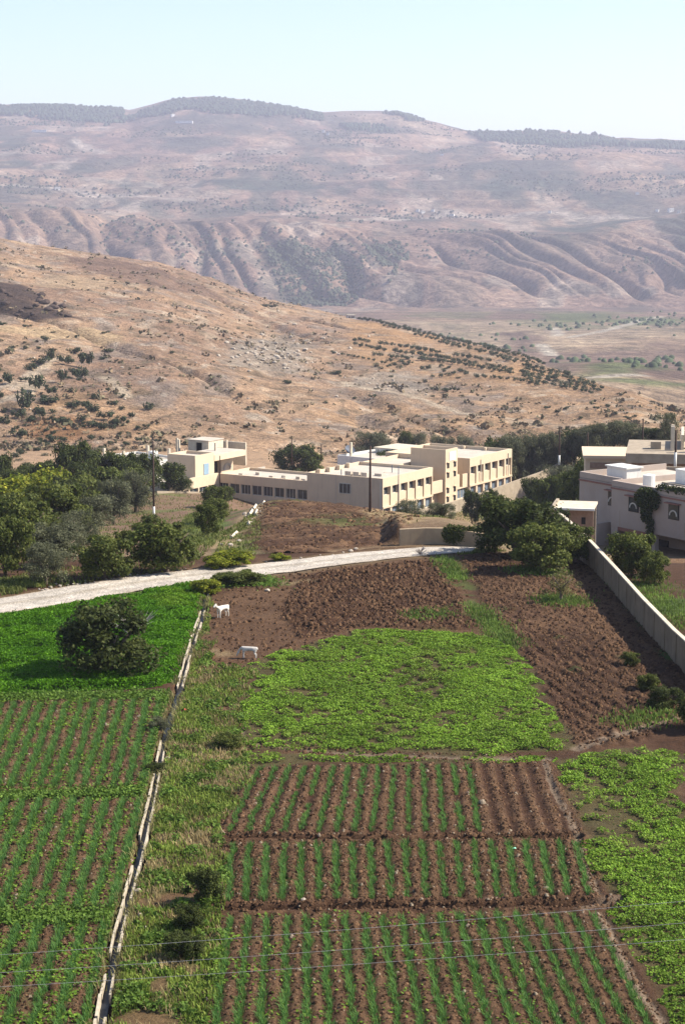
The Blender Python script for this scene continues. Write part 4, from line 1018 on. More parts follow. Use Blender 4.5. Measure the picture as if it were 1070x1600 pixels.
def crown_points(k, rng, K):
    R = K['w'] / 2; H = K['h']
    P = []; N = []; C = []
    nb = K['blobs']
    for i in range(nb):
        t = rng.uniform(0, 2 * np.pi); u = rng.uniform(0, 1) ** .6; zz = rng.uniform(.12, .86)
        rad = R * (.9 * math.sqrt(max(0, 1 - (zz * 1.35 - .55) ** 2)))
        if i < 3: u *= .2
        c = np.array([math.cos(t) * u * rad, math.sin(t) * u * rad, K['z0'] + zz * H])
        br = R * (rng.uniform(.2, .36) if i > 5 else rng.uniform(.34, .46))
        n = int(K['n'] / nb * rng.uniform(.7, 1.3))
        d = unit(n, rng); d[:, 2] = np.where(rng.uniform(size=n) < .3, np.abs(d[:, 2]), d[:, 2])
        rr = br * (rng.uniform(size=n) ** .45) * (1 + .25 * (vnoise(d[:, 0] * 3 + i, d[:, 1] * 3 + d[:, 2] * 2, 5 + i) - .5) * 2)
        p = c + d * rr[:, None] * np.array([1, 1, .8])
        ok = p[:, 2] > K['z0'] * .5
        p = p[ok]; d = d[ok]
        nn = d * .7 + unit(len(p), rng) * .8 + np.array([0, 0, .35]); nn /= np.linalg.norm(nn, axis=1, keepdims=True)
        tint = rng.uniform(.78, 1.22)
        f = np.clip(rng.beta(1.3, 2.6, size=len(p)) + (tint - 1) * .4, 0, 1)
        col = np.array(K['c'])[None] * (1 - f[:, None]) + np.array(K['c2'])[None] * f[:, None]
        P.append(p); N.append(nn); C.append(col * tint * rng.uniform(.8, 1.2, (len(p), 1)))
    return np.concatenate(P), np.concatenate(N), np.concatenate(C)
def make_proto(kind, var):
    K = KINDS[kind]; rng = np.random.default_rng(100 * var + len(kind) * 7 + ord(kind[0]))
    P, N, C = crown_points(kind, rng, K)
    crown = leaf_mesh("crown", P, N, K['leaf'] * rng.uniform(.65, 1.35, len(P)), C, K['asp'], rng=rng)
    t = MB(); rnd = random.Random(var * 13 + ord(kind[0]))
    h0 = K['z0'] + .45
    t.tube([(0, 0, -.3), (.04, .02, h0 * .5), (.0, .05, h0)], [.19, .14, .13], 8)
    for k in range(6):
        a = 2 * math.pi * k / 6 + rnd.uniform(-.4, .4); rr = rnd.uniform(.9, 1.5); zz = K['z0'] + K['h'] * rnd.uniform(.45, .8)
        t.tube([(0, .03, h0 * rnd.uniform(.6, .95)), (math.cos(a) * rr * .4, math.sin(a) * rr * .4, h0 + (zz - h0) * .5), (math.cos(a) * rr, math.sin(a) * rr, zz)], [.1, .065, .025], 6)
    trunk = t.mesh("trunk", M_bark, smooth=True)
    q = np.percentile(P, 98.5, 0) - np.percentile(P, 1.5, 0)
    return crown, trunk, float(q[0] + q[1]) / 2, float(np.percentile(P[:, 2], 99))
for kd in KINDS:
    for v in range(2 if kd in ('lime', 'thin') else 3): PROTO[kd, v] = make_proto(kd, v)
_tc = [0]
def tree(kind, px, pyb, wpx, hpx, label, Y=None, name=None, cat="tree", group=None, pos=None, var=None):
    if pos is None:
        if Y is None: pos = ghit(px, pyb)
        else:                                   # foot hidden: find the spot where a tree of this size reaches the seen top
            Ys = np.linspace(Y * .86, Y * 1.14, 160); a, b = ray(px, pyb - hpx)
            need = CAM_H + b * Ys - gz(a * Ys, Ys); real = np.maximum(hpx, wpx * .8) / F_PX * Ys
            i = int(np.argmin(np.abs(need - real) + .01 * np.abs(Ys - Y))); pos = (a * Ys[i], Ys[i], float(gz(a * Ys[i], Ys[i])))
            hpx = float(max(need[i], .5)) * F_PX / Ys[i]
    x, y, z = pos
    s = F_PX / math.hypot(y, CAM_H - z)
    v = _tc[0] % (2 if kind in ('lime', 'thin') else 3); _tc[0] += 1
    crown, trunk, w0, h0 = PROTO[kind, v if var is None else var]
    zt = (hpx / s) / h0
    o = empty(name or {'fig': 'fig_tree', 'dark': 'fruit_tree', 'olive': 'olive_tree', 'lime': 'mulberry_tree', 'thin': 'fruit_tree'}[kind], (x, y, z - .05), RNG.uniform(0, 6.28))
    k = wpx / s / w0; o.scale = (k, k * RNG.uniform(.9, 1.1), zt)
    tag(o, label, cat, group)
    link("crown", crown, o); link("trunk", trunk, o)
    return o
T = tree
# --- field trees
T('dark', 172, 1056, 130, 112, "broad dark fig tree standing alone in the bright green alfalfa", name="fig_tree", var=1)
T('thin', 876, 940, 62, 52, "small thin leaved tree alone in the right ploughed field")
T('dark', 805, 870, 98, 92, "large very dark tree at the end of the pale road")
T('fig', 843, 893, 92, 74, "fig tree in front of the large dark tree beside the ploughed field")
T('fig', 890, 882, 60, 62, "fig tree close against the shaded side of the field wall")
T('fig', 987, 900, 66, 66, "fig tree in the garden before the pale stone house")
T('fig', 1022, 912, 42, 48, "small fig tree in the garden at the right edge beyond the wall")
# --- orchard left of the track
T('fig', 260, 895, 84, 76, "round fig tree with white trunk beside the road")
T('fig', 163, 905, 80, 66, "fig tree at the roadside between the white trunked fig and the grey olives")
T('olive', 72, 913, 62, 62, "grey olive tree nearest the road on the left")
T('olive', 84, 885, 82, 66, "grey olive tree just behind the roadside olive")
T('olive', 126, 858, 56, 60, "second grey olive in the orchard row going up the slope")
T('olive', 150, 836, 54, 62, "third grey olive in the orchard row going up the slope")
T('olive', 178, 820, 52, 70, "tall grey olive midway up the orchard row")
T('olive', 212, 800, 58, 64, "grey olive near the pole foot at the top of the orchard row")
T('fig', 10, 902, 76, 92, "fig tree at the left edge of the picture above the road")
T('fig', 38, 868, 84, 84, "wide fig tree behind the left edge fig, middle of the orchard")
T('fig', 88, 838, 84, 80, "fig tree in the middle of the orchard under the yellow green one")
T('dark', 100, 815, 66, 66, "dark round tree just right of the yellow green mulberry")
T('lime', 30, 818, 84, 70, "bright green mulberry at the left side of the orchard")
T('lime', 72, 800, 72, 66, "yellow green mulberry glowing among the dark orchard trees")
T('dark', 114, 778, 66, 84, "tallest dark tree at the back of the orchard")
T('dark', 150, 774, 58, 68, "dark tree in the back row, second from the tallest one")
T('dark', 186, 774, 58, 66, "dark tree in the back row, near the pole")
T('dark', 218, 776, 54, 66, "dark tree at the right end of the back row behind the pole")
T('fig', 165, 798, 74, 66, "leafy green tree in front of the dark back row")
T('fig', 205, 790, 50, 56, "leafy green tree under the dark back row by the pole")
T('dark', 2, 778, 44, 70, "dark tall tree at the far left edge of the picture")
T('dark', 24, 782, 50, 48, "low dark tree between the left edge tree and the mulberry")
T('fig', 236, 832, 28, 28, "small bushy fig at the foot of the wooden pole", name="young_fig_tree")
T('fig', 222, 845, 28, 28, "small bushy fig left of the pole foot", name="young_fig_tree")
T('fig', 198, 856, 32, 28, "small bushy fig behind the roadside fig trees", name="young_fig_tree")
T('fig', 323, 838, 38, 50, "young fig with pale trunk on the grass strip, nearer one", name="young_fig_tree")
T('fig', 338, 812, 36, 34, "young fig just behind the pale trunked one", name="young_fig_tree")
T('fig', 332, 795, 36, 34, "young fig at the top of the grass strip before the classroom windows", name="young_fig_tree")
T('fig', 350, 786, 30, 26, "low young fig below the classroom windows", name="young_fig_tree")
T('dark', 263, 770, 46, 46, "dark round tree before the left school wing", Y=268)
T('olive', 285, 770, 26, 22, "small olive bush beside the dark round tree by the school", Y=266)
T('dark', 62, 772, 60, 50, "dark tree behind the yellow green mulberry near the left edge")
T('fig', 130, 806, 64, 62, "leafy green tree between the tallest dark tree and the grey olives")
T('fig', 60, 852, 70, 62, "fig tree filling the gap behind the second roadside olive")
T('fig', 20, 842, 76, 70, "fig tree at the left edge below the bright green mulberry")
T('dark', 128, 784, 50, 62, "dark tree between the tallest one and its right neighbour in the back row")
T('dark', 205, 780, 46, 60, "dark tree of the back row standing right before the olive by the pole")
T('olive', 104, 868, 56, 52, "grey olive between the two roadside olives and the second row one")
T('fig', 118, 838, 50, 50, "fig tree tucked between the grey olives and the dark round tree")
T('dark', 772, 862, 46, 50, "dark bush tree at the left foot of the large dark tree", name="bush", cat="bush")
# --- around and behind the school
T('dark', 463, 727, 52, 30, "dark wide tree behind the classroom wing roof", Y=330)
T('fig', 487, 722, 30, 14, "low green bush right of the dark tree behind the classroom wing", Y=332)
T('dark', 602, 728, 34, 22, "dark tree between the two white houses behind the school", Y=336)
for i, (x, w, hh, k) in enumerate(((566, 36, 26, 'olive'), (592, 34, 24, 'olive'), (632, 30, 26, 'dark'), (655, 34, 24, 'olive'), (690, 34, 20, 'olive'), (720, 36, 20, 'olive'))):
    T(k, x, 706, w, hh + 4, "tree in the row behind the school roofs, %s from the left" % ('first', 'second', 'third', 'fourth', 'fifth', 'sixth')[i], Y=372, group="trees behind the school roofs")
T('dark', 737, 798, 26, 30, "small dark tree before the school boundary wall, left one", Y=238)
T('dark', 770, 797, 30, 30, "small round dark tree before the school boundary wall, right one", Y=236)
T('dark', 829, 790, 34, 42, "round dark tree where the school boundary wall climbs", Y=240)
T('olive', 640, 806, 44, 24, "grey green bush under the left end of the school boundary wall", Y=215, name="bush", cat="bush")
T('olive', 690, 808, 40, 22, "grey bush on the dry bank below the boundary wall", Y=205, name="bush", cat="bush")
T('olive', 775, 812, 32, 34, "young olive on the grass behind the large dark tree", Y=205)
T('olive', 878, 785, 60, 56, "wide grey olive left of the pale stone house", Y=228)
T('fig', 860, 790, 46, 44, "fig tree between the school wall and the wide olive", Y=226)
T('fig', 898, 790, 46, 52, "fig tree close to the left corner of the pale stone house", Y=212)
T('dark', 914, 782, 34, 62, "dark upright tree at the left corner of the pale stone house", Y=222)
T('dark', 850, 778, 30, 30, "dark shrub at the foot of the rising school wall", Y=250, name="bush", cat="bush")
T('fig', 922, 752, 46, 30, "green hedge clump below the cream house", Y=208, name="bush", cat="bush")
_belt = [(775, 716, 44, 30), (800, 722, 44, 38), (825, 724, 46, 42), (850, 726, 46, 44), (872, 722, 40, 40), (893, 716, 44, 44), (915, 712, 46, 44), (938, 708, 46, 46), (960, 704, 44, 46), (980, 700, 40, 38), (1020, 700, 40, 30), (812, 708, 40, 24), (860, 706, 40, 28), (930, 692, 44, 26), (1000, 698, 34, 30)]
_ord = "first second third fourth fifth sixth seventh eighth ninth tenth eleventh twelfth thirteenth fourteenth fifteenth sixteenth seventeenth eighteenth nineteenth twentieth twenty-first".split()
for i, (x, yb, w, hh) in enumerate(sorted(_belt)):
    T('olive' if i % 7 else 'dark', x, yb, w, hh, "tree in the grey green belt right of the school, %s from the left" % _ord[i], Y=300 - (x - 775) * .14 + (30 if yb < 710 and x < 940 else 0), group="olive belt right of the school")
T('olive', 1042, 702, 32, 56, "tall round tree standing above the unfinished house", Y=262)
# --- young plants and bushes in the weedy strip
for i, (x, yb, w, hh, k, lab) in enumerate((
        (316, 1412, 46, 56, 'dark', "dark leafy sapling in the weeds level with the middle onion bed"),
        (292, 1452, 44, 40, 'dark', "dark low bush in the weeds below the sapling"),
        (285, 1500, 50, 42, 'dark', "dark low bush in the weeds close to the three wires"),
        (355, 1168, 44, 22, 'fig', "low green bush at the corner of the bean patch"),
        (1035, 1105, 46, 32, 'dark', "dark weed bush at the right edge of the ploughed field"),
        (985, 1040, 24, 22, 'fig', "small green weed bush in the right ploughed field"),
        (1012, 1078, 30, 26, 'fig', "green weed bush just above the dark one in the right field"),
        (1085, 1140, 60, 60, 'dark', "dark bush cut by the right edge of the picture below the ploughed field"),
        (250, 1140, 34, 22, 'olive', "grey bush overhanging the dry end of the channel"),
        (245, 1206, 26, 16, 'dark', "small dark clump on the channel above its stone end"),
        (322, 928, 40, 24, 'lime', "yellow green bush at the top end of the channel by the road"),
        (380, 912, 60, 20, 'fig', "low leafy green bush beside the road above the white goat"),
        (352, 912, 40, 18, 'fig', "low leafy bush next to the yellow green one at the channel top"))):
    T(k, x, yb, w, hh, lab, name="sapling" if 'sapling' in lab else "bush", cat="sapling" if 'sapling' in lab else "bush", pos=atz(x, yb))
T('lime', 362, 884, 56, 22, "yellow flowering bush beside the pale road", name="bush", cat="bush", pos=atz(362, 883))
T('lime', 338, 888, 36, 18, "green bush left of the yellow flowering one at the roadside", name="bush", cat="bush", pos=atz(338, 887))
T('lime', 438, 876, 26, 10, "small yellow green tuft beside the pale road", name="bush", cat="bush", pos=atz(438, 875))

# --- bare grey shrub behind the alfalfa fig
def bare_shrub(px, py, hpx, label):
    x, y, z = atz(px, py); m = MB(); rnd = random.Random(px); s = F_PX / y
    for k in range(16):
        a = rnd.uniform(0, 6.28); r = rnd.uniform(.3, .9) * hpx / s; h = rnd.uniform(.6, 1) * hpx / s
        p1 = (math.cos(a) * r * .4, math.sin(a) * r * .4, h * .55)
        m.tube([(0, 0, 0), p1, (math.cos(a) * r, math.sin(a) * r, h)], [.03, .022, .008], 5)
        for q in range(3):
            b = a + rnd.uniform(-1, 1); m.tube([p1, (p1[0] + math.cos(b) * r * .5, p1[1] + math.sin(b) * r * .5, h * rnd.uniform(.7, 1))], [.015, .006], 4)
    o = m.build("bare_shrub", mat_plain("grey_twigs", (.36, .32, .29), (.26, .22, .2), 8)); o.location = (x, y, z); tag(o, label, "shrub")
bare_shrub(210, 1000, 52, "leafless grey shrub behind the lone fig tree in the alfalfa")
bare_shrub(657, 868, 14, "dead dry branch lying at the road edge on the ploughed soil")

# --- ivy on the retaining wall and vine on the house
def leaf_patch(name, boxes, n, size, c1, c2, label, cat, loc, rotz):
    P = []
    for (c, r, k) in boxes:
        d = unit(int(n * k)); P.append(np.array(c) + d * (RNG.uniform(size=(len(d), 1)) ** .5) * np.array(r))
    P = np.concatenate(P); N = unit(len(P)) + np.array([0, -.6, .5]); N /= np.linalg.norm(N, axis=1, keepdims=True)
    f = RNG.beta(1.3, 2.5, len(P))[:, None]; C = np.array(c1) * (1 - f) + np.array(c2) * f
    o = link(name, leaf_mesh(name, P, N, size * RNG.uniform(.7, 1.3, len(P)), C, .75), loc=loc, rotz=rotz)
    return tag(o, label, cat)
_a = atz(702, 850); 
leaf_patch("ivy", [((.32 * k - .1, -.28, .8 - .03 * k), (.5, .3, .75), .12) for k in range(8)], 5200, .16, (.06, .085, .02), (.14, .15, .04), "green ivy hanging over the concrete retaining wall by the road", "ivy", (_a[0], _a[1], 0), 0)
vb = [((4.6 + .35 * k, -.35, 5.9 - .12 * abs(k - 1.5)), (.9, .55, .95), .1) for k in range(5)]
vb += [((5.1, -.3, 5.0 - .5 * k), (.85 - .12 * k, .4, .5), .06) for k in range(3)] + [((5.6, -.25, 3.6 - .5 * k), (.45, .3, .45), .03) for k in range(4)]
vb += [((6.6 + 1.1 * k, .3, 6.8), (.8, .6, .35), .045) for k in range(9)]
leaf_patch("vine", vb, 6000, .22, (.022, .035, .012), (.09, .11, .025), "dark climbing vine spilling from the roof down the facade of the pale stone house", "vine", (24.74, 175.0, -7.2), HAZ)

# --- hill shrubs and far olive trees: one mesh each
def shrub_mesh(seed, n, c1, c2, leaf, flat=.62, blobs=5):
    rng = np.random.default_rng(seed); P = []; N = []; C = []
    for i in range(blobs):
        c = np.array([rng.uniform(-.3, .3), rng.uniform(-.3, .3), flat * rng.uniform(.35, .75)]); br = rng.uniform(.2, .34)
        d = unit(n // blobs, rng); p = c + d * br * (rng.uniform(size=(len(d), 1)) ** .4) * np.array([1, 1, .85])
        p[:, 2] = np.maximum(p[:, 2], .02)
        nn = d * .9 + unit(len(d), rng) * .6 + np.array([0, 0, .3]); nn /= np.linalg.norm(nn, axis=1, keepdims=True)
        f = rng.beta(1.3, 2.4, len(d))[:, None]
        P.append(p); N.append(nn); C.append((np.array(c1) * (1 - f) + np.array(c2) * f) * rng.uniform(.8, 1.2))
    P, N, C = map(np.concatenate, (P, N, C))
    me = leaf_mesh("shrub", P, N, leaf * rng.uniform(.7, 1.3, len(P)), C, .8, rng=rng); return me
SHR_D = [shrub_mesh(900 + k, 260, (.035, .05, .025), (.085, .10, .045), .13) for k in range(3)]
SHR_O = [shrub_mesh(910 + k, 260, (.05, .062, .034), (.105, .115, .062), .12, .72) for k in range(3)]
SHR_G = [shrub_mesh(920 + k, 200, (.15, .13, .075), (.24, .21, .13), .12, .5) for k in range(3)]
def shrub(meshes, pos, w, h, label, name, cat, group):
    o = link(name, meshes[random.randrange(3)], loc=(pos[0], pos[1], pos[2] - .1), rotz=random.uniform(0, 6.28))
    o.scale = (w, w * random.uniform(.85, 1.15), h); return tag(o, label, cat, group)
def px2m(pos): return F_PX / math.hypot(pos[1], CAM_H - pos[2])
# dark bushes read from the photograph on the left of the hill (px, py of foot, width, height)
_hb = [(12, 600, 18, 22), (55, 612, 24, 30), (42, 640, 26, 36), (28, 655, 20, 18), (60, 655, 22, 22), (82, 618, 18, 16), (88, 632, 26, 14), (75, 632, 22, 12), (103, 570, 15, 16), (80, 566, 14, 26), (93, 566, 8, 16), (117, 592, 15, 18), (134, 576, 18, 30), (100, 600, 14, 26), (131, 590, 16, 20), (50, 578, 20, 12), (65, 570, 24, 14), (150, 624, 16, 14), (120, 636, 18, 12), (108, 636, 16, 10), (132, 640, 18, 16), (145, 644, 20, 14), (176, 636, 14, 12), (190, 641, 9, 9), (192, 622, 10, 8), (234, 640, 18, 13), (166, 656, 20, 16), (90, 662, 26, 16), (103, 664, 20, 14), (130, 658, 18, 12), (145, 668, 20, 14), (160, 672, 16, 16), (180, 666, 18, 14), (190, 658, 16, 12), (205, 652, 12, 10), (30, 682, 28, 16), (80, 690, 20, 14), (72, 698, 14, 10), (98, 690, 14, 10), (140, 688, 14, 10), (176, 696, 12, 9), (188, 680, 10, 8), (200, 680, 9, 8), (52, 662, 18, 14), (5, 662, 14, 16), (70, 532, 14, 9), (121, 528, 8, 7), (120, 552, 16, 11), (168, 551, 18, 8), (43, 512, 12, 6), (4, 508, 14, 7), (164, 522, 8, 5), (220, 522, 6, 8), (0, 622, 12, 14), (8, 645, 10, 10), (38, 596, 12, 8), (112, 612, 8, 8), (168, 612, 8, 8), (20, 545, 10, 6), (40, 545, 8, 6), (60, 545, 8, 6)]
for x, yb, w, hh in _hb:
    p = hhit(x, yb); s = px2m(p); shrub(SHR_D, p, w / s * 1.25, hh / s * 1.45, "dark green bush scattered on the left side of the dry hill", "hill_bush", "bush", "dark bushes on the dry hill")
_rb = random.Random(5)
for k in range(70):
    x = _rb.uniform(-30, 300); yb = _rb.uniform(560, 700)
    if yb < 640 + (x - 120) * .25 and x > 180: continue
    p = hhit(x, yb); s = px2m(p); w = _rb.uniform(6, 13); shrub(SHR_D, p, w / s * 1.2, w * .75 / s * 1.3, "dark green bush scattered on the left side of the dry hill", "hill_bush", "bush", "dark bushes on the dry hill")
for k in range(115):
    x = _rb.uniform(0, 1070); t = _rb.random(); top = np.interp(x, _HC, _HPY); yb = top + 14 + (700 - top - 14) * t
    p = hhit(x, yb); s = px2m(p); w = _rb.uniform(5, 13) * (.6 + .5 * t)
    shrub(SHR_G if _rb.random() < .6 else SHR_O, p, w / s * 1.2, w * .6 / s * 1.3, "low grey green scrub bush dotted over the dry hill", "scrub_bush", "bush", "scrub bushes on the dry hill")
for x, yb, w, hh in ((448, 600, 15, 9), (700, 613, 14, 10), (712, 612, 10, 9), (677, 610, 10, 7), (582, 622, 10, 8), (525, 585, 22, 8), (420, 482, 20, 9), (855, 640, 10, 8), (870, 645, 10, 8), (885, 640, 8, 8), (930, 640, 10, 7), (960, 648, 10, 8), (980, 655, 10, 7), (905, 655, 9, 6), (948, 636, 9, 7)):
    p = hhit(x, yb); s = px2m(p); shrub(SHR_D, p, w / s * 1.2, hh / s * 1.3, "isolated dark bush on the bare middle of the dry hill", "hill_bush", "bush", "isolated dark bushes on the hill")
for k in range(40):
    x = _rb.uniform(-20, 230) if k < 26 else _rb.uniform(430, 780); yb = _rb.uniform(690, 728) if k < 26 else _rb.uniform(676, 700)
    p = ghit(x, yb)
    if p[1] < 300: continue
    s = px2m(p); w = _rb.uniform(8, 17); shrub(SHR_D if k % 3 else SHR_G, p, w / s * 1.2, w * .7 / s * 1.3, "bush on the dry slope just behind the orchard and school", "slope_bush", "bush", "bushes on the slope behind the school")
# olive grove on the spur: planted rows
def grove():
    lab = "small olive tree planted in rows on the spur of the dry hill"
    n = 0
    # long rows that follow the spur, pixel polylines of the row feet; spacing along the row in pixels
    rows = [([(545, 492), (640, 512), (740, 533), (850, 560)], 8.0, 7), ([(560, 497), (650, 518), (740, 538), (845, 565)], 7.5, 6.5), ([(600, 510), (700, 530), (800, 556), (840, 570)], 8, 7), ([(650, 524), (740, 545), (830, 570)], 8.5, 7.5), ([(690, 537), (760, 553), (830, 576)], 9, 8),
            ([(556, 540), (600, 549), (680, 560), (760, 572), (830, 588)], 9, 10), ([(555, 533), (610, 540), (680, 552), (770, 566)], 10, 10), ([(585, 556), (650, 563), (720, 570), (800, 585)], 9, 10),
            ([(520, 553), (555, 558), (585, 565)], 8, 7), ([(590, 572), (612, 565)], 9, 9), ([(608, 574), (630, 566)], 9, 9), ([(625, 576), (645, 568)], 9, 9), ([(660, 578), (690, 574), (730, 584)], 10, 9), ([(675, 590), (700, 578)], 10, 9), ([(690, 590), (720, 582), (735, 590)], 10, 9), ([(745, 590), (800, 594), (850, 605)], 12, 9)]
    # short steep rows towards the right end
    for k in range(13):
        x = 822 + k * 11.5; yt = 572 + k * 2.9; yb_ = 594 + k * 2.4 - max(0, k - 9) * 1.2
        rows.append(([(x - 5 + k * .2, yb_), (x + 4, yt)], 5.2, 11))
    bands = [(5, 'small olive tree in the long crest rows of the grove on the hill spur'), (9, 'olive tree in the dense middle rows of the grove on the hill spur'), (16, 'olive tree at the loose lower edge of the grove on the hill spur'), (99, 'olive tree in the short steep rows at the right end of the hill grove')]
    for ri, (pts, step, w) in enumerate(rows):
        lab = next(l for k, l in bands if ri < k)
        P = np.array(pts, float); d = np.r_[0, np.cumsum(np.hypot(*np.diff(P, axis=0).T))]
        for t in np.arange(0, d[-1], step):
            if n >= 292: return
            x = np.interp(t, d, P[:, 0]) + random.uniform(-.5, .5); y = np.interp(t, d, P[:, 1]) + random.uniform(-.25, .25)
            if random.random() < .06: continue
            p = hhit(x, y); s = px2m(p); ww = w * random.uniform(.8, 1.15)
            shrub(SHR_O if n % 3 else SHR_D, p, ww / s * 1.3, ww * .8 / s * 1.5, lab, "olive_tree", "tree", "grove: " + lab[:34]); n += 1
grove()

# --- low poly scatter, one mass each
def blob_mass(name, P, size, col, label, kind_cat, squash=.7, mat=None):
    """many small bumpy six-sided domes joined as one object"""
    n = len(P); k = 6
    a = np.linspace(0, 2 * np.pi, k, endpoint=False)
    V = np.zeros((n, 2 * k + 1, 3)); s = np.broadcast_to(size, (n,))
    rr = RNG.uniform(.7, 1.3, (n, 2, k)); off = RNG.uniform(0, 6.28, n)
    for r, (rad, z) in enumerate(((1.0, .15), (.78, .68))):
        ang = a[None] + off[:, None]
        V[:, r * k:(r + 1) * k, 0] = P[:, None, 0] + np.cos(ang) * rr[:, r] * (s * rad * .5)[:, None]
        V[:, r * k:(r + 1) * k, 1] = P[:, None, 1] + np.sin(ang) * rr[:, r] * (s * rad * .5)[:, None]
        V[:, r * k:(r + 1) * k, 2] = P[:, None, 2] + (z * squash * s)[:, None] * RNG.uniform(.8, 1.2, (n, k))
    V[:, 2 * k] = P + np.stack([0 * s, 0 * s, s * squash], 1)
    b = (np.arange(n) * (2 * k + 1))[:, None]; F = []
    for j in range(k):
        j2 = (j + 1) % k
        F.append(b + np.array([[j, j2, k + j2]])); F.append(b + np.array([[j, k + j2, k + j]])); F.append(b + np.array([[k + j, k + j2, 2 * k]]))
    F = np.concatenate(F, 0)
    o = link(name, np_mesh(name, V.reshape(-1, 3), F, mat or M_far_leaf, np.repeat(col, 2 * k + 1, 0)))
    return tag(o, label, kind_cat, kind="stuff")
def scatter(poly, n, fn):
    P = np.array(poly)[:, :2]; lo, hi = P.min(0), P.max(0); out = []
    X = RNG.uniform(lo[0], hi[0], n * 6); Y = RNG.uniform(lo[1], hi[1], n * 6)
    ok = poly_sd(P, X, Y) > 0; X, Y = X[ok][:n], Y[ok][:n]
    return np.stack([X, Y, fn(X, Y)], 1)
def far_green():
    # pine woods on the mountain crest
    PS = []
    for pts, n in (([(-60, 168), (100, 167), (192, 173), (195, 180), (150, 192), (60, 186), (-60, 186)], 1500), ([(276, 158), (330, 155), (400, 162), (450, 170), (500, 180), (505, 190), (440, 184), (360, 180), (300, 172), (200, 190), (160, 198), (190, 185)], 1700),
                   ([(590, 177), (620, 178), (662, 190), (640, 190)], 160), ([(728, 207), (800, 208), (870, 208), (960, 220), (1110, 230), (1110, 236), (960, 232), (860, 230), (780, 222)], 1700), ([(530, 195), (600, 200), (620, 208), (540, 204)], 200)):
        PS.append(scatter(W(mhit, pts), n, mz))
    P = np.concatenate(PS); c = np.array((.035, .05, .032)) * RNG.uniform(.7, 1.4, (len(P), 1))
    blob_mass("pine_wood", P, RNG.uniform(9, 15, len(P)), c, "dark pine woods along the crest of the far mountain", "forest", 1.0)
    # dotted trees on the mountain and in the valley
    X = RNG.uniform(-1300, 1300, 30000); Y = RNG.uniform(3050, 6300, 30000)
    ok = (np.abs(X / Y) < .2) & (fbm(X / 260, Y / 190, 4, 801) + RNG.uniform(-.12, .12, 30000) > .26)
    X, Y = X[ok][:5200], Y[ok][:5200]; P = np.stack([X, Y, mz(X, Y)], 1)
    for k_ in (4, 5): P = np.concatenate([P, scatter(SCRUB_D[k_], 900 if k_ == 4 else 300, mz)])
    blob_mass("mountain_scrub", P, RNG.uniform(3, 8, len(P)), np.array((.05, .058, .038)) * RNG.uniform(.7, 1.4, (len(P), 1)), "scattered dark scrub over the far mountain slopes", "scrub")
    X = RNG.uniform(-50, 620, 9000); Y = RNG.uniform(1000, 2750, 9000)
    ok = (X / Y < .21) & (fbm(X / 120, Y / 260, 3, 803) + RNG.uniform(-.3, .3, 9000) > .3)
    X, Y = X[ok][:380], Y[ok][:380]; P = np.stack([X, Y, vz(X, Y)], 1)
    blob_mass("valley_trees", P, RNG.uniform(3, 6.5, len(P)), np.array((.055, .075, .035)) * RNG.uniform(.7, 1.4, (len(P), 1)), "small dark trees dotted over the valley floor", "trees")
    # tussocks and scrub specks on the near hill
    n = 30000; Y = 428 + (1200 - 428) * RNG.uniform(size=n) ** 1.5; X = Y * RNG.uniform(-.2, .2, n)
    c = 535 + X / Y * 3037; ok = (Y < np.interp(c, _HC, _HY) + 5) & (fbm(X / 22, Y / 40, 3, 805) + RNG.uniform(-.5, .5, n) > .12)
    gp = poly_sd(W(hhit, [(545, 496), (700, 522), (850, 562), (965, 603), (900, 625), (740, 597), (600, 572), (545, 550)]), X, Y); ok &= (gp < -4)
    X, Y = X[ok][:2000], Y[ok][:2000]; P = np.stack([X, Y, hz(X, Y) - .05], 1)
    m = 10; sz = np.repeat(RNG.gamma(3, .33, len(P)) + .35, m)
    Q = np.repeat(P, m, 0) + unit(len(P) * m) * sz[:, None] * np.array([.42, .42, .26]) + np.array([0, 0, 1.]) * (sz * .24)[:, None]
    N = unit(len(Q)) + np.array([0, 0, .35]); N /= np.linalg.norm(N, axis=1, keepdims=True)
    f = np.repeat(RNG.beta(1.2, 1.6, (len(P), 1)), m, 0); col = (np.array((.10, .095, .055)) * (1 - f) + np.array((.24, .175, .11)) * f) * RNG.uniform(.75, 1.25, (len(Q), 1))
    o = link("hill_scrub", leaf_mesh("hill_scrub", Q, N, sz * .5, col, .8, M_far_leaf)); tag(o, "dry tussocks and tiny scrub covering the hill", "scrub", kind="stuff")
far_green()

